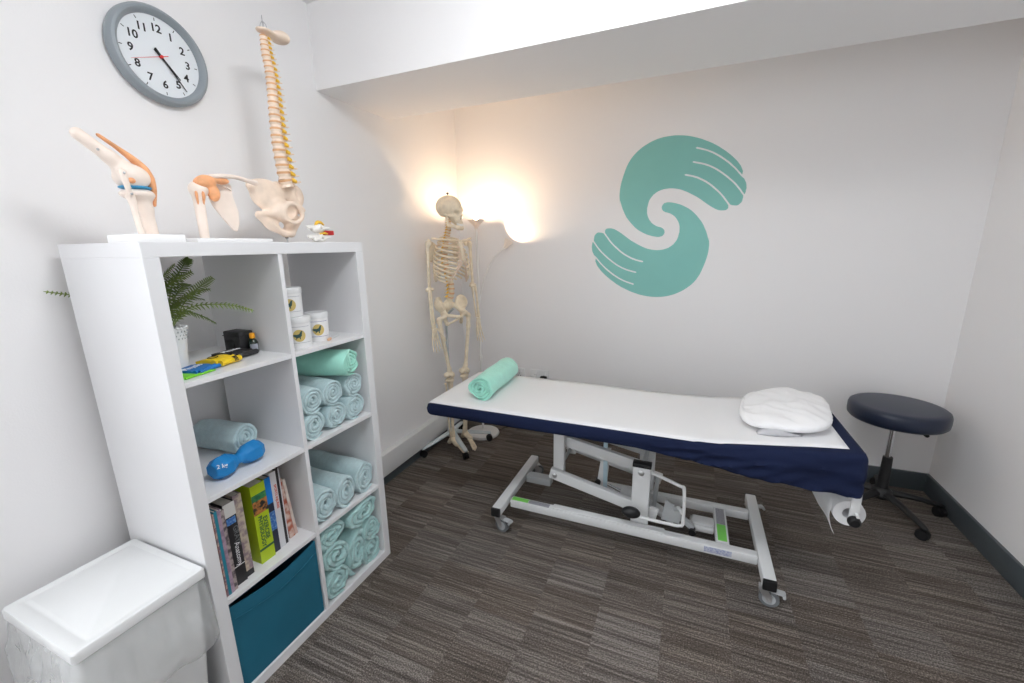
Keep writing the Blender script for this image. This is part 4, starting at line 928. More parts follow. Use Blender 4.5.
        # hand: carpus + five rays of jointed bones
        bm = B()
        for a_, b_ in ((0, 0), (.010, .003), (-.010, 0), (.018, -.008), (0, -.014), (.011, -.015), (-.010, -.014)): ball(bm, (q*(.196+a_*.9), -.024, .942+b_), (.0075, .0065, .0075), n=8)
        wrist = P('wrist_bones', bm)
        for k, (dx, ln, w0) in enumerate(((-.017, .93, -.014), (-.006, 1.0, -.005), (.005, 1.05, .005), (.016, .98, .013))):
            x0, x1 = q*(.196+w0), q*(.196+dx*1.35); zz = .922; bm = B(); seg = [.060, .036, .024, .017]; p = Vector((x0, -.026, zz)); d = Vector((x1-x0, -.004, -.060)).normalized()
            for s_i, s_ in enumerate(seg):
                e = p+d*s_*ln; tube(bm, [p, p.lerp(e, .5), e], [.0058-.0008*s_i, .0038-.0004*s_i, .0055-.0009*s_i], 7, smoothn=2, round_ends=True); p = e+d*.0035; d = (d+Vector((0, -.12, .0))).normalized()
            P('finger', bm)
        bm = B(); p = Vector((q*.178, -.032, .925)); d = Vector((-q*.45, -.45, -.75)).normalized()
        for s_i, s_ in enumerate((.040, .030, .022)):
            e = p+d*s_; tube(bm, [p, p.lerp(e, .5), e], [.0062, .0042, .0058-.0008*s_i], 7, smoothn=2, round_ends=True); p = e+d*.0035; d = (d+Vector((q*.10, 0, -.2))).normalized()
        P('thumb', bm)
    # pelvis
    fs = []
    for q in (-1, 1):
        fs += [s_ell((q*.092, .030, 1.070), (.036, .052, .052)), s_cap((q*.055, .060, 1.05), (q*.085, .01, 1.005), .016, .022), s_cap((q*.085, -.005, 1.0), (q*.012, -.062, .985), .013, .010), s_cap((q*.080, .015, .985), (q*.062, .010, .935), .013, .013), s_cap((q*.062, .005, .930), (q*.014, -.055, .970), .008, .008)]
    fs += [s_ell((0, .062, 1.055), (.045, .020, .040)), s_cap((0, .075, 1.02), (0, .060, .97), .016, .006)]
    subs = []
    for q in (-1, 1): subs += [s_ell((q*.070, -.004, 1.095), (.046, .050, .060)), s_ell((q*.100, -.018, .995), (.016, .018, .019))]
    f = ssub(su(fs, .012), subs, .004)
    bm = B(); sdf_mesh(bm, f, (-.15, -.09, .91), (.15, .11, 1.14), .0056); P('pelvis', bm)
    for q in (-1, 1):
        f = su([s_ell((q*.094, -.008, .992), (.020, .020, .020)), s_cap((q*.098, -.006, .988), (q*.130, .005, .965), .012, .015), s_cap((q*.130, .005, .975), (q*.122, .0, .90), .016, .0135), s_cap((q*.122, .0, .90), (q*.075, -.008, .62), .0135, .0125), s_cap((q*.075, -.008, .62), (q*.068, .0, .585), .014, .020), s_ell((q*.048, .005, .575), (.019, .027, .020)), s_ell((q*.090, .005, .577), (.018, .026, .019))], .014)
        bm = B(); sdf_mesh(bm, f, (min(q*.02, q*.16), -.045, .545), (max(q*.02, q*.16), .045, 1.02), .0062); P('femur', bm)
        bm = B(); ball(bm, (q*.070, -.034, .580), (.019, .010, .020), n=12); P('kneecap', bm)
        f = su([s_ell((q*.068, .004, .538), (.037, .026, .014)), s_cap((q*.066, .0, .52), (q*.060, .002, .44), .020, .0135), s_cap((q*.060, .002, .44), (q*.055, .012, .13), .0125, .0105), s_cap((q*.055, .012, .13), (q*.050, .012, .10), .013, .015)], .014)
        bm = B(); sdf_mesh(bm, f, (min(q*.02, q*.12), -.035, .08), (max(q*.02, q*.12), .04, .56), .0058); P('tibia', bm)
        bm = B(); tube(bm, [(q*.098, .012, .515), (q*.092, .014, .48), (q*.088, .018, .30), (q*.076, .016, .12), (q*.074, .014, .095)], [.010, .006, .0055, .007, .010], 8, smoothn=4, round_ends=True); P('fibula', bm)
        # foot hanging toes down
        f = su([s_ell((q*.060, .012, .083), (.021, .024, .018)), s_cap((q*.062, .030, .072), (q*.064, .048, .052), .019, .015), s_cap((q*.062, .0, .078), (q*.066, -.035, .062), .020, .018)], .012)
        bm = B(); sdf_mesh(bm, f, (min(q*.02, q*.11), -.07, .025), (max(q*.02, q*.11), .08, .11), .0052); ft = P('ankle_bones', bm)
        for k, dx in enumerate((-.020, -.010, 0, .010, .019)):
            ln = (1.02, 1.0, .95, .88, .80)[k]; th = (.0075, .0048, .0046, .0044, .0044)[k]
            p = Vector((q*(.058+dx*.75), -.040, .060)); bm = B(); d = Vector((-q*.12+q*dx*1.5, -.62, -.42)).normalized()
            for s_i, s_ in enumerate((.058, .022, .014) if k else (.055, .026)):
                e = p+d*s_*ln; tube(bm, [p, p.lerp(e, .5), e], [th, th*.62, th*.9], 7, smoothn=2, round_ends=True); p = e+d*.003; d = (d+Vector((0, .06, -.06))).normalized()
            P('toe', bm)
    return t
skel = skeleton()
# its stand: part of the same thing (built in world space)
PX, PY = .128, 1.888
bm = B(); tube(bm, [(PX, PY, .10), (PX, PY, .93), (PX+.02, PY-.005, .99), (.195, 1.875, 1.03)], .0085, 12, smoothn=4); obj('stand_pole', bm, 'frameg', skel)
bm = B(); lathe(bm, [(0, .075), (.035, .075), (.038, .085), (.034, .125), (.020, .135), (0, .135)], 20, 0, Matrix.Translation((PX, PY, 0))); obj('stand_hub', bm, 'frame', skel)
M['standleg'] = mat('pale_grey_metal', (.56, .62, .64), .4)
for wx, wy in ((.040, 1.640), (.332, 1.722), (.362, 2.040), (.070, 2.130)):
    d = Vector((wx-PX, wy-PY, 0)).normalized()
    bm = B(); tube(bm, [(PX+d.x*.02, PY+d.y*.02, .103), (wx-d.x*.01, wy-d.y*.01, .066), (wx+d.x*.012, wy+d.y*.012, .062)], [.022, .017, .013], 12, up=(0, 0, 1), flat=.62); lg = obj('stand_leg', bm, 'standleg', skel)
    bm = B(); cs = Vector((-d.y, d.x, 0))
    for s in (-1, 1): cyl(bm, Vector((wx, wy, .0235))+cs*s*.004, Vector((wx, wy, .0235))+cs*s*.016, .0232, 18)
    cyl(bm, (wx, wy, .025), (wx, wy, .056), .006, 8); obj('caster', bm, 'black', lg)

# ------------------------------------------------------------------ floor lamp (uplighter with reading arm)
LX, LY = .262, 2.135
lamp = empty('floor_lamp', (LX, LY, 0), 0, 'white uplighter floor lamp with a bent reading arm, lit, in the corner behind the skeleton', 'floor lamp')
bm = B(); lathe(bm, [(0, 0), (.125, 0), (.128, .006), (.122, .018), (.03, .024), (.016, .034), (0, .034)], 48, 0, Matrix.Translation((LX, LY, 0))); obj('base', bm, 'lamp', lamp)
bm = B(); tube(bm, [(LX, LY, .03), (LX, LY, 1.580)], .0085, 14); obj('pole', bm, 'lamp', lamp)
for zz in (.62, 1.06):
    bm = B(); lathe(bm, [(0, -.022), (.0125, -.022), (.0145, -.015), (.0145, .015), (.0125, .022), (0, .022)], 20, 0, Matrix.Translation((LX, LY, zz))); obj('pole_joint', bm, 'lamp', lamp)
bm = B(); lathe(bm, [(.0, 1.566), (.011, 1.568), (.016, 1.582), (.026, 1.598), (.060, 1.628), (.062, 1.630), (.058, 1.630), (.024, 1.603), (.0, 1.596)], 40, 0, Matrix.Translation((LX, LY, 0))); bowl = obj('lamp_shade', bm, 'shade', lamp)
bm = B(); ball(bm, (LX, LY, 1.618), (.020, .020, .020), n=16); obj('bulb', bm, 'bulb', bowl)
arm_pts = [(LX, LY, 1.06), (LX+.018, LY+.004, 1.12), (LX+.045, LY+.014, 1.22), (.335, 2.205, 1.33), (.385, 2.245, 1.405), (.418, 2.270, 1.436)]
bm = B(); tube(bm, arm_pts, .0052, 10, smoothn=8); arm = obj('reading_arm', bm, 'lamp', lamp)
hc = Vector((.423, 2.272, 1.440)); hd = Vector((.50, .20, .84)).normalized()
Mh = Matrix.Translation(hc) @ Vector((0, 0, 1)).rotation_difference(hd).to_matrix().to_4x4()
bm = B(); lathe(bm, [(0, -.012), (.010, -.010), (.014, .004), (.024, .030), (.036, .056), (.037, .057), (.034, .054), (.021, .030), (.011, .008), (0, .004)], 32, 0, Mh); cup = obj('reading_lamp_shade', bm, 'shade', arm)
bm = B(); ball(bm, Mh @ Vector((0, 0, .024)), (.0105, .0105, .0105), n=16); obj('bulb', bm, 'bulb2', cup)

# ------------------------------------------------------------------ treatment couch
bed = empty('treatment_couch', (1.45, 1.40, 0), 0, 'height-adjustable treatment couch with navy cover and white wheeled frame', 'treatment couch')
def topz(x): 
    z = .655
    if x > 1.80: z += .5*(x-1.80)**2/.12*.1 if x < 1.86 else .0015+(x-1.83)*.098
    return z
def botz(x):
    P = [(.45, .588), (1.2, .590), (1.5, .587), (1.73, .572), (1.87, .550), (1.97, .540), (2.15, .534), (2.36, .530)]
    for (a, b), (c, d) in zip(P, P[1:]):
        if x <= c: return b+(d-b)*max(0, (x-a))/(c-a)
    return P[-1][1]
Y0, Y1, XA, XB = 1.112, 1.705, .452, 2.322
def cover():
    bm = B(); NX = 150; rings = []
    for i in range(NX+1):
        u = i/NX; x = XA+(XB-XA)*u; zt, zb = topz(x), botz(x)
        e = 0
        rA, rB = .034, .020
        if x < XA+rA: k = (x-XA)/rA; e = 1-math.sqrt(max(0, 1-(1-k)**2))
        if x > XB-rB: k = (XB-x)/rB; e = max(e, 1-math.sqrt(max(0, 1-(1-k)**2)))
        if x < XA+rA: zt -= e*rA*.9; zb += e*rA*.9
        if x > XB-rB: zt -= e*rB*1.1
        ins = e*.02
        r = .018; prof = []
        ya, yb = Y0+ins, Y1-ins
        if x > 2.0: ya -= .006*min(1, (x-2.0)/.2)
        zm = (zt+zb)/2
        for k in range(7): a = PI-PI/2*k/6; prof.append((ya+r+r*math.cos(a), zt-r+r*math.sin(a)))
        for k in range(1, 12): prof.append((ya+r+(yb-ya-2*r)*k/12, zt))
        for k in range(7): a = PI/2-PI/2*k/6; prof.append((yb-r+r*math.cos(a), zt-r+r*math.sin(a)))
        ns = 9
        for k in range(1, ns): prof.append((yb+.004*math.sin(PI*k/ns), zt-r+(zb+.008-(zt-r))*k/ns))
        prof += [(yb, zb+.006), (yb-.006, zb), (yb-.05, zb+.006), (ya+.05, zb+.006), (ya+.006, zb), (ya, zb+.006)]
        for k in range(1, ns): prof.append((ya-.004*math.sin(PI*k/ns), zb+.008+((zt-r)-(zb+.008))*k/ns))
        rg = []
        wr = min(1, max(0, (x-1.45)/.3))*.0150+.0020
        for (y, z) in prof:
            dy = 0
            if z < zt-.006:
                k = min(1, (zt-z)/.05); s = -1 if y < (Y0+Y1)/2 else 1
                w = .7*noise.noise(Vector((x*7+z*10, z*34-x*7, s*3)))+.9*((1-abs(noise.noise(Vector((x*3.2+z*6, z*26-x*5.5, s*5)))))**5-.35)+.35*noise.noise(Vector((x*16-z*12, z*60-x*14, 9)))
                dy = s*w*wr*k
                if x > 1.70: z += .004*noise.noise(Vector((x*12, 0, s)))*k
            else: z += .0007*noise.noise(Vector((x*9, y*9, 0)))
            rg.append(bm.verts.new((x, y+dy, z)))
        rings.append(rg)
    n = len(rings[0])
    for a, b in zip(rings, rings[1:]):
        for k in range(n): bm.faces.new((a[k], a[(k+1) % n], b[(k+1) % n], b[k]))
    bm.faces.new(rings[0]); bm.faces.new(rings[-1])
    return bm
obj('padded_top', cover(), 'navy', bed, 60, label='navy fabric cover over the padded top')
# steel frame under the padding
bm = B()
for y in (1.20, 1.60): box(bm, (.60, y-.015, .563), (1.78, y+.015, .587), .003)
for x in (.62, 1.14, 1.76): box(bm, (x-.015, 1.2, .565), (x+.015, 1.60, .586), .003)
obj('top_frame', bm, 'frame', bed, 40)
bm = B()
for y in (1.20, 1.60): box(bm, (1.84, y-.012, .575), (2.30, y+.012, .60), .003)
obj('head_frame', bm, 'frame', bed, 40)
def bar(bm, a, b, w, h, mi=0, bev=.004):
    """box section from a to b in the xz plane; w across y, h tall"""
    a, b = Vector(a), Vector(b); d = (b-a); L = d.length; d.normalize(); yv = Vector((0, 1, 0)) if abs(d.y) < .9 else Vector((1, 0, 0)); 
    zv = d.cross(yv).normalized(); yv = zv.cross(d).normalized(); Mx = Matrix((d, yv, zv)).transposed().to_4x4(); Mx.translation = a
    box(bm, (0, -w/2, -h/2), (L, w/2, h/2), bev, mi, Mx)
ZR = .110
for x, ya, yb in ((.850, 1.100, 1.715), (2.066, 1.068, 1.720)):
    bm = B(); box(bm, (x-.024, ya, ZR-.022), (x+.024, yb, ZR+.022), .004); cb = obj('cross_foot', bm, 'frame', bed, 40)
    for ye in (ya, yb):
        bm = B(); s = 1 if ye == ya else -1; box(bm, (x-.0245, min(ye-s*.003, ye+s*.012), ZR-.0225), (x+.0245, max(ye-s*.003, ye+s*.012), ZR+.0225), .003); obj('end_cap', bm, 'black', cb, 40)
bm = B(); box(bm, (.888, 1.205, ZR-.022), (2.040, 1.247, ZR+.020), .004); obj('base_rail', bm, 'frame', bed, 40)
bm = B(); box(bm, (1.30, 1.530, ZR-.022), (2.040, 1.570, ZR+.020), .004); obj('base_rail', bm, 'frame', bed, 40)
bm = B(); box(bm, (1.12, 1.207, ZR+.020), (1.66, 1.245, ZR+.029), .003); obj('rail_stiffener', bm, 'frame', bed, 40)
bm = B(); box(bm, (.882, 1.46, ZR-.02), (1.03, 1.52, ZR+.02), .004); obj('base_stub', bm, 'frameg', bed, 40)
bm = B(); box(bm, (1.880, 1.247, ZR-.018), (1.934, 1.53, ZR+.019), .003); cm = obj('cross_member', bm, 'frame', bed, 40)
bm = B(); box(bm, (1.888, 1.262, ZR+.0185), (1.926, 1.385, ZR+.0196)); obj('green_label', bm, 'green', cm, 0, label='green printed label')
bm = B(); box(bm, (1.888, 1.387, ZR+.0185), (1.926, 1.518, ZR+.0196)); obj('grey_label', bm, 'greyst', cm, 0)
rail = [o for o in bpy.data.objects if o.name == 'base_rail'][0]
bm = B(); box(bm, (.895, 1.211, ZR+.0195), (.985, 1.241, ZR+.0205)); obj('green_label', bm, 'green', rail, 0, label='green printed label')
bm = B(); box(bm, (.987, 1.211, ZR+.0195), (1.10, 1.241, ZR+.0205)); obj('grey_label', bm, 'greyst', rail, 0)
bm = B(); box(bm, (1.83, 1.2042, ZR-.012), (1.940, 1.2052, ZR+.014)); obj('maker_label', bm, bookmat('maker_label_print', (.50, .52, .60), (.30, .33, .50), 160), rail, 0)
# casters
def bed_caster(x, y, ang, brake=True):
    """swivel caster; ang turns the rolling direction (0 = along x)"""
    T_ = Matrix.Translation((x, y, 0)) @ Matrix.Rotation(R(ang), 4, 'Z') @ Matrix.Translation((.018, 0, 0))
    def fin(bm): bmesh.ops.transform(bm, matrix=T_, verts=bm.verts); return bm
    bm = B(); cyl(bm, (0, -.011, .037), (0, .011, .037), .0365, 28); t_ = obj('caster', fin(bm), 'caster', bed, 40)
    bm = B()
    for q in (-1, 1): cyl(bm, (0, q*.0112, .037), (0, q*.0128, .037), .024, 20)
    obj('hub_disc', fin(bm), 'frameg', t_, 40)
    bm = B()
    for q in (-1, 1): prism(bm, [(-.008, .030), (.008, .030), (.012, .050), (-.006, .0765), (-.038, .0765), (-.030, .060)], .0022, 0, frame_m((0, q*.0165, 0), (1, 0, 0), (0, 0, 1)))
    box(bm, (-.040, -.0185, .0765), (.012, .0175, .0795), .001); cyl(bm, (0, -.020, .037), (0, .020, .037), .006, 12); cyl(bm, (-.018, 0, .078), (-.018, 0, ZR-.018), .008, 12); obj('fork', fin(bm), 'zinc', t_, 40)
    if brake:
        bm = B(); box(bm, (.004, -.014, .070), (.052, .014, .077), .002); cyl(bm, (.050, -.016, .066), (.050, .016, .066), .006, 12); obj('brake_lever', fin(bm), 'frameg', t_, 40)
bed_caster(.862, 1.124, -12); bed_caster(2.056, 1.098, -8); bed_caster(.858, 1.690, 40, False); bed_caster(2.066, 1.690, 20)
# lifting linkage: upright, parallel arms, column
bm = B(); box(bm, (1.088, 1.330, .245), (1.145, 1.366, .566), .004); obj('upright', bm, 'frame', bed, 40)
bm = B(); box(bm, (1.088, 1.600, .245), (1.140, 1.636, .566), .004); obj('upright', bm, 'frame', bed, 40)
def arm_(a, b, y, h, name='lift_arm'):
    bm = B(); bar(bm, (a[0], y, a[1]), (b[0], y, b[1]), .030, h, 0, .004); o = obj(name, bm, 'frame', bed, 40); return o
for y in (1.312, 1.655):
    a = arm_((1.078, .276), (1.62, .158), y, .056)
    bm = B(); s = -1 if y < 1.4 else 1; lathe(bm, [(0, .0), (.013, .0), (.013, .004), (.008, .008), (0, .009)], 16, 0, Matrix.Translation((1.106, y+s*.015, .270)) @ Matrix.Rotation(R(90*(-s)), 4, 'X')); obj('pivot_bolt', bm, 'zinc', a, 40)
for y in (1.385, 1.580): arm_((1.100, .440), (1.555, .353), y, .058)
bm = B(); box(bm, (1.502, 1.256, ZR-.02), (1.582, 1.296, .420), .003); col_ = obj('column', bm, 'frame', bed, 40)
bm = B(); box(bm, (1.4995, 1.2535, .420), (1.5845, 1.2985, .440), .003); obj('column_cap', bm, 'black', col_, 40)
bm = B(); lathe(bm, [(0, 0), (.014, 0), (.014, .004), (.008, .008), (0, .009)], 16, 0, Matrix.Translation((1.541, 1.256, .395)) @ Matrix.Rotation(R(90), 4, 'X')); obj('pivot_bolt', bm, 'zinc', col_, 40)
bm = B(); box(bm, (1.502, 1.60, ZR-.02), (1.582, 1.636, .420), .003); obj('column', bm, 'frame', bed, 40)
bm = B(); cyl(bm, (1.541, 1.27, .360), (1.541, 1.62, .360), .012, 14); cyl(bm, (1.106, 1.30, .270), (1.106, 1.66, .270), .010, 14); cyl(bm, (1.60, 1.30, .164), (1.60, 1.66, .164), .012, 14); obj('pivot_shaft', bm, 'frameg', bed, 40)
M['strap'] = mat('pale_blue_steel', (.45, .58, .64), .3)
bm = B(); bar(bm, (1.345, 1.40, .566), (1.352, 1.40, .195), .004, .022, 0, .001); obj('strap', bm, 'strap', bed, 40)
bm = B(); prism(bm, [(1.330, .41), (1.372, .41), (1.356, .22), (1.320, .185), (1.304, .202)], .010, 0, frame_m((0, 1.43, 0), (1, 0, 0), (0, 0, 1))); obj('actuator_bracket', bm, 'frame', bed, 0)
bm = B(); cyl(bm, (1.309, 1.405, .208), (1.309, 1.45, .208), .016, 16); obj('actuator_pivot', bm, 'black', bed, 40)
bm = B(); cyl(bm, (1.32, 1.44, .205), (1.46, 1.44, .155), .008, 12); act = obj('piston_rod', bm, 'chrome', bed, 40)
bm = B(); cyl(bm, (1.43, 1.44, .170), (1.60, 1.42, .120), .030, 20); cyl(bm, (1.58, 1.40, .150), (1.70, 1.36, .118), .026, 20); obj('lift_cylinder', bm, 'frame', bed, 40)
bm = B(); prism(bm, [(1.640, .135), (1.655, .245), (1.700, .218), (1.728, .190), (1.722, .130)], .006, 0, frame_m((0, 1.322, 0), (1, 0, 0), (0, 0, 1))); obj('pump_plate', bm, 'frameg', bed, 0)
bm = B(); bar(bm, (1.70, 1.345, .170), (1.785, 1.345, .108), .030, .026, 0, .004); obj('pump_lever', bm, 'frameg', bed, 40)
bm = B(); cyl(bm, (1.782, 1.312, .098), (1.782, 1.36, .098), .016, 16); obj('lever_roller', bm, 'black', bed, 40)
bm = B(); box(bm, (1.770, 1.350, .085), (1.878, 1.440, .118), .010, seg=3); box(bm, (1.780, 1.362, .118), (1.878, 1.430, .128), .006); obj('pedal_plate', bm, 'frame', bed, 40)
bm = B(); tube(bm, [(1.580, 1.275, .395), (1.62, 1.24, .405), (1.712, 1.205, .394), (1.730, 1.20, .380), (1.735, 1.195, .225), (1.722, 1.192, .207), (1.69, 1.192, .203), (1.55, 1.190, .206)], .0075, 10, smoothn=4); tube(bm, [(1.733, 1.197, .265), (1.715, 1.26, .25), (1.70, 1.322, .20)], .009, 10, smoothn=3); loop = obj('pedal_bar', bm, 'frame', bed)
bm = B(); ball(bm, (1.510, 1.190, .222), (.043, .026, .027), n=18); obj('pedal_grip', bm, 'black', loop, 180)
# paper roll holder at the head end
bm = B(); bar(bm, (2.306, 1.122, .560), (2.306, 1.122, .430), .006, .030, 0, .001); hold = obj('roll_holder', bm, 'frame', bed, 40)
bm = B(); lathe(bm, [(0, 0), (.019, 0), (.021, .006), (.020, .018), (.014, .024), (0, .025)], 20, 0, Matrix.Translation((2.306, 1.119, .436)) @ Matrix.Rotation(R(90), 4, 'X')); obj('holder_knob', bm, 'black', hold, 40)
bm = B(); bar(bm, (2.308, 1.69, .590), (2.308, 1.69, .448), .006, .030, 0, .001); cyl(bm, (2.312, 1.10, .462), (2.312, 1.70, .462), .006, 12); obj('roll_spindle', bm, 'frame', hold, 40)

# paper roll
roll = empty('paper_roll', (2.30, 1.40, .41), 0, 'white paper roll hanging under the head end of the couch, with a loose sheet', 'paper roll')
RC = Vector((2.305, 0, .437)); 
bm = B(); n = 30
for (ra, rb, ya, yb) in ((.022, .0515, 1.16, 1.665),):
    prof = [(ra, 0), (rb-.001, 0), (rb, .001), (rb, yb-ya-.001), (rb-.001, yb-ya), (ra, yb-ya), (ra, 0)]
    lathe(bm, prof, 36, 0, Matrix.Translation((RC.x, yb, RC.z)) @ Matrix.Rotation(R(90), 4, 'X'))
obj('roll_body', bm, 'paper', roll)
bm = B(); rings = []
path = [(2.275, .4785), (2.259, .462), (2.2525, .437), (2.2525, .41), (2.256, .38), (2.264, .350), (2.275, .330)]
P_ = cr([(x, 0, z) for x, z in path], 4)
for i, p in enumerate(P_):
    u = i/(len(P_)-1); rg = []
    for k in range(13):
        v = k/12; y = 1.175+.48*v; zz = p.z
        if u > .55: zz += (u-.55)*.02*math.sin(v*9)
        rg.append(bm.verts.new((p.x+.004*noise.noise(Vector((u*3, v*5, 0))), y, zz)))
    rings.append(rg)
for a, b in zip(rings, rings[1:]):
    for k in range(12): bm.faces.new((a[k], a[k+1], b[k+1], b[k]))
o = obj('loose_sheet', bm, 'paper', roll); s_ = o.modifiers.new('thick', 'SOLIDIFY'); s_.thickness = .0006

# paper sheet laid along the couch
bm = B(); NX, NY = 90, 14; rings = []
for i in range(NX+1):
    x = .462+(2.268-.462)*i/NX; rg = []
    for k in range(NY+1):
        v = k/NY; ya = 1.120 if x < 1.75 else 1.120+.026*min(1, (x-1.75)/.4); yb = 1.695 if x < 1.3 else 1.695-.016*math.sin(min(1, (x-1.3)/.5)*PI); y = ya+(yb-ya)*v
        z = topz(x)+.0022+.0010*noise.noise(Vector((x*5, y*6, 2)))
        if x < XA+.034: kk = (x-XA)/.034; z -= (1-math.sqrt(max(0, 1-(1-kk)**2)))*.030
        if k == 0 and x < 1.75: z -= .0035
        rg.append(bm.verts.new((x, y, z)))
    rings.append(rg)
for a, b in zip(rings, rings[1:]):
    for k in range(NY): bm.faces.new((a[k], b[k], b[k+1], a[k+1]))
sheet = obj('paper_sheet', bm, 'paper', None, 60); s_ = sheet.modifiers.new('thick', 'SOLIDIFY'); s_.thickness = .0012; s_.offset = 1
tag(sheet, 'white paper couch sheet laid along the whole top of the treatment couch', 'paper sheet')

# mint towel on the couch
towel((.703, 1.445, .6585+.0625), .43, .064, 93.5, 'mint', 'mint green rolled towel lying across the foot end of the treatment couch', None, seed=1.2, sq=(1.06, .96), turns=3.4)

# pillow
def pillow():
    zc = topz(2.12)+.041
    t = empty('pillow', (2.11, 1.48, topz(2.10)), 0, 'puffy white pillow in a paper cover at the head end of the couch', 'pillow')
    tilt = math.atan(.098)
    def f(X, Y, Z):
        x0 = X-2.108; y0 = Y-1.440; ca, sa = math.cos(R(-9)), math.sin(R(-9)); x = x0*ca+y0*sa; y = -x0*sa+y0*ca; z = Z-zc-x0*math.tan(tilt)
        a, b = .168, .228
        rx = np.abs(x/a); ry = np.abs(y/b); rr = (rx**3.2+ry**3.2)**(1/3.2)
        prof = np.sqrt(np.clip(1-rr**2.6, 0, 1)); hgt = .031*prof+.003
        low = .040*prof+.002
        top = z-hgt; bot = -z-low
        d = np.maximum(np.maximum(top, bot), (rr-1)*.15)
        return d*.8
    bm = B(); sdf_mesh(bm, f, (1.88, 1.16, zc-.075), (2.36, 1.73, zc+.085), .0085)
    for v in bm.verts:
        c = v.co; w = noise.noise(Vector((c.x*9, c.y*7, 1)))*.014+noise.noise(Vector((c.x*22, c.y*16, 4)))*.006+(1-abs(noise.noise(Vector((c.x*10+c.y*8, c.y*5, 8)))))**6*.007
        if c.z > zc: c.z += w
        c.y += .006*noise.noise(Vector((c.x*12, c.z*20, 3)))
        c.z = max(c.z, topz(c.x)+.0045)
    obj('pillow_body', bm, 'pillow', t, 180)
    # open flap of the cover on the near side
    bm = B(); rows = []
    for i in range(13):
        u = i/12; x = 1.985+.155*u; base = topz(x)+.006
        hh = .042*math.sin(PI*min(1, u*1.15))**.8 if u < .87 else .004
        y = 1.232-.016*math.sin(PI*u)
        rows.append([bm.verts.new((x, y, base)), bm.verts.new((x, y+.010, base+hh*.6)), bm.verts.new((x, y+.028, base+hh))])
    for a, b in zip(rows, rows[1:]):
        for k in range(2): bm.faces.new((a[k], b[k], b[k+1], a[k+1]))
    o = obj('cover_flap', bm, 'pillow_in', t); s_ = o.modifiers.new('thick', 'SOLIDIFY'); s_.thickness = .0015
pillow()

# ------------------------------------------------------------------ stool
SX, SY = 2.740, 2.063
st = empty('swivel_stool', (SX, SY, 0), 0, 'round navy swivel stool with black wheeled base in the right corner', 'stool')
TL = Matrix.Translation((SX, SY, 0)) 
bm = B(); lathe(bm, [(0, .518), (.18, .518), (.196, .522), (.2045, .532), (.2065, .550), (.2060, .580), (.2015, .593), (.192, .600), (.17, .603), (0, .6045)], 72, 0, TL); obj('seat', bm, 'navyv', st, 50)
bm = B(); lathe(bm, [(0, .512), (.10, .512), (.10, .5185), (0, .5185)], 32, 0, TL); obj('seat_plate', bm, 'black', st, 40)
bm = B(); tube(bm, [(SX+.03, SY-.02, .512), (SX+.06, SY-.15, .510), (SX+.065, SY-.17, .511)], [.005, .005, .009], 8, round_ends=True); obj('height_lever', bm, 'black', st)
bm = B(); cyl(bm, (SX-.003, SY, .290), (SX-.002, SY, .530), .0135, 20); obj('gas_column', bm, 'chrome', st)
bm = B(); lathe(bm, [(0, .09), (.030, .09), (.026, .12), (.0215, .300), (.020, .305), (0, .305)], 28, 0, TL); obj('column_sleeve', bm, 'black', st)
bm = B(); lathe(bm, [(0, .070), (.045, .070), (.052, .085), (.045, .112), (.03, .125), (0, .125)], 28, 0, TL); obj('base_hub', bm, 'black', st)
for k in range(5):
    a = R(-69+72*k); d = Vector((math.cos(a), math.sin(a), 0)); rr = .262; c = Vector((SX, SY, 0))
    bm = B(); tube(bm, [c+d*.03+Vector((0, 0, .098)), c+d*.14+Vector((0, 0, .088)), c+d*(rr-.015)+Vector((0, 0, .066)), c+d*(rr+.006)+Vector((0, 0, .060))], [.024, .019, .0165, .014], 12, up=(0, 0, 1), flat=.75, round_ends=True); lg = obj('base_leg', bm, 'black', st)
    w = c+d*rr; ca = a+R((30, 100, 60, 20, 80)[k]); cs = Vector((-math.sin(ca), math.cos(ca), 0)); bm = B()
    for s in (-1, 1): cyl(bm, w+Vector((0, 0, .026))+cs*s*.005, w+Vector((0, 0, .026))+cs*s*.019, .0255, 20)
    cyl(bm, w+Vector((0, 0, .03)), w+Vector((0, 0, .058)), .008, 10); tube(bm, [w+Vector((0, 0, .026))-cs*.004, w+Vector((0, 0, .026))+cs*.004], .028, 16); obj('caster', bm, 'black', lg, 40)

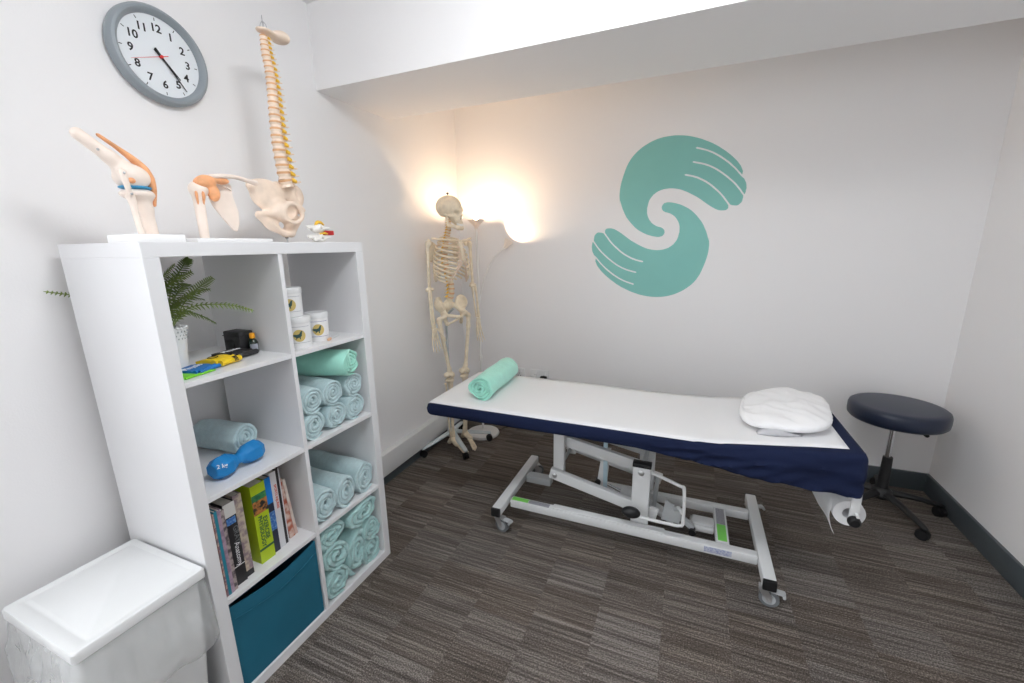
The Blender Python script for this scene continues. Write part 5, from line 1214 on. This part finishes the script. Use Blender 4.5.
# ------------------------------------------------------------------ white bin with clear liner
def binbox():
    LXa, LXb, LYa, LYb, LZ = .100, .452, -.302, -.008, .552
    t = empty('waste_bin', (.275, -.155, 0), 0, 'white lidded bin with clear liner folded over its rim, beside the shelving unit', 'bin')
    bm = B()
    def loop(x0, x1, y0, y1, r, z, n=6):
        out = []
        for cx, cy, a0 in ((x1-r, y1-r, 0), (x0+r, y1-r, 90), (x0+r, y0+r, 180), (x1-r, y0+r, 270)):
            for k in range(n+1): a = R(a0+90*k/n); out.append(bm.verts.new((cx+r*math.cos(a), cy+r*math.sin(a), z)))
        return out
    def skin(Ls, cap0=True, cap1=True):
        for a, b in zip(Ls, Ls[1:]):
            n = len(a)
            for k in range(n): bm.faces.new((a[k], a[(k+1) % n], b[(k+1) % n], b[k]))
        if cap0: bm.faces.new(Ls[0])
        if cap1: bm.faces.new(Ls[-1])
    i = .0
    skin([loop(LXa, LXb, LYa, LYb, .012, LZ-.026), loop(LXa, LXb, LYa, LYb, .012, LZ-.004), loop(LXa+.003, LXb-.003, LYa+.003, LYb-.003, .011, LZ),
          loop(LXa+.016, LXb-.014, LYa+.030, LYb-.014, .010, LZ), loop(LXa+.020, LXb-.018, LYa+.034, LYb-.018, .009, LZ-.003), loop(LXa+.026, LXb-.030, LYa+.040, LYb-.024, .008, LZ-.003), loop(LXa+.030, LXb-.034, LYa+.044, LYb-.028, .008, LZ-.001)])
    obj('lid', bm, 'plas', t, 40)
    bm = B(); skin([loop(LXa+.03, LXb-.045, LYa+.03, LYb-.04, .025, .0), loop(LXa+.012, LXb-.022, LYa+.012, LYb-.02, .02, .30), loop(LXa+.010, LXb-.014, LYa+.010, LYb-.014, .016, LZ-.027)]); obj('bin_body', bm, 'plas', t, 40)
    bm = B(); Ls = []
    zs = [LZ-.0245, LZ-.035, LZ-.06, LZ-.09, LZ-.12, LZ-.15, LZ-.18, LZ-.205, LZ-.225, LZ-.235]
    for q, z in enumerate(zs):
        g = (.0005, .004, .010, .014, .018, .022, .026, .028, .024, .016)[q]
        L0 = loop(LXa+.006-g*.8, LXb-.006+g, LYa+.004-g, LYb-.006+min(g, .006), .02, z, 6); L = []
        for a_, b_ in zip(L0, L0[1:]+L0[:1]):
            L.append(a_); m_ = 24 if (b_.co-a_.co).length > .05 else 1
            for kk in range(1, m_): L.append(bm.verts.new(a_.co.lerp(b_.co, kk/m_)))
        for v in L:
            w = noise.noise(Vector((v.co.x*14, v.co.y*14, v.co.z*11)))+.6*noise.noise(Vector((v.co.x*34, v.co.y*34, v.co.z*22+5)))
            n_ = Vector((v.co.x-.275, v.co.y+.155, 0)).normalized(); am = min(1, q/3)*.016
            if v.co.y < LYb-.03: v.co += n_*w*am
            v.co.x = max(v.co.x, .052); v.co.y = min(v.co.y, -.002)
            if q > 5: v.co.z += .03*noise.noise(Vector((v.co.x*9, v.co.y*9, 2)))*(q-5)/4-(.05*max(0, .3-v.co.x))*(q-5)/4
        Ls.append(L)
    for a, b in zip(Ls, Ls[1:]):
        n = len(a)
        for k in range(n):
            bm.faces.new((a[k], a[(k+1) % n], b[(k+1) % n], b[k]))
    o = obj('clear_liner', bm, 'bag', t, 60, label='crumpled clear plastic liner')
binbox()

# ---- world and camera
w = bpy.data.worlds.new('fill_sky'); bpy.context.scene.world = w; w.use_nodes = True
w.node_tree.nodes['Background'].inputs[0].default_value = (.93, .96, 1.0, 1); w.node_tree.nodes['Background'].inputs[1].default_value = 10.5  # even sky, strength tuned as fill through the added window
pl = bpy.data.lights.new('added_window_portal', 'AREA'); pl.shape = 'RECTANGLE'; pl.size = WZ1-WZ0; pl.size_y = WY1-WY0; pl.cycles.is_portal = True
po = bpy.data.objects.new('added_window_portal', pl); C.objects.link(po); po.location = (-.09, (WY0+WY1)/2, (WZ0+WZ1)/2); po.rotation_euler = (0, R(-90), 0)
cam = bpy.data.cameras.new('camera'); co = bpy.data.objects.new('camera', cam); C.objects.link(co); bpy.context.scene.camera = co
cam.sensor_width = 36; cam.sensor_fit = 'HORIZONTAL'; cam.lens = 420.517*36/1024; cam.clip_start = .02
yaw, pitch, rollc = 0.39925, -0.22287, -0.01731
f_ = Vector((-math.sin(yaw)*math.cos(pitch), math.cos(yaw)*math.cos(pitch), math.sin(pitch))); r_ = Vector((math.cos(yaw), math.sin(yaw), 0)); u_ = r_.cross(f_)
r2 = r_*math.cos(rollc)+u_*math.sin(rollc); u2 = u_*math.cos(rollc)-r_*math.sin(rollc)
Mc = Matrix((r2, u2, -f_)).transposed().to_4x4(); Mc.translation = (1.6861, -0.6225, 1.4442); co.matrix_world = Mc
sc = bpy.context.scene
sc.view_settings.view_transform = 'Standard'; sc.view_settings.look = 'None'; sc.view_settings.gamma = 1; sc.view_settings.exposure = 0.08
try: sc.view_settings.use_curve_mapping = False
except Exception: pass
sc.cycles.max_bounces = 10; sc.cycles.diffuse_bounces = 6; sc.cycles.sample_clamp_indirect = 6; sc.cycles.use_denoising = True
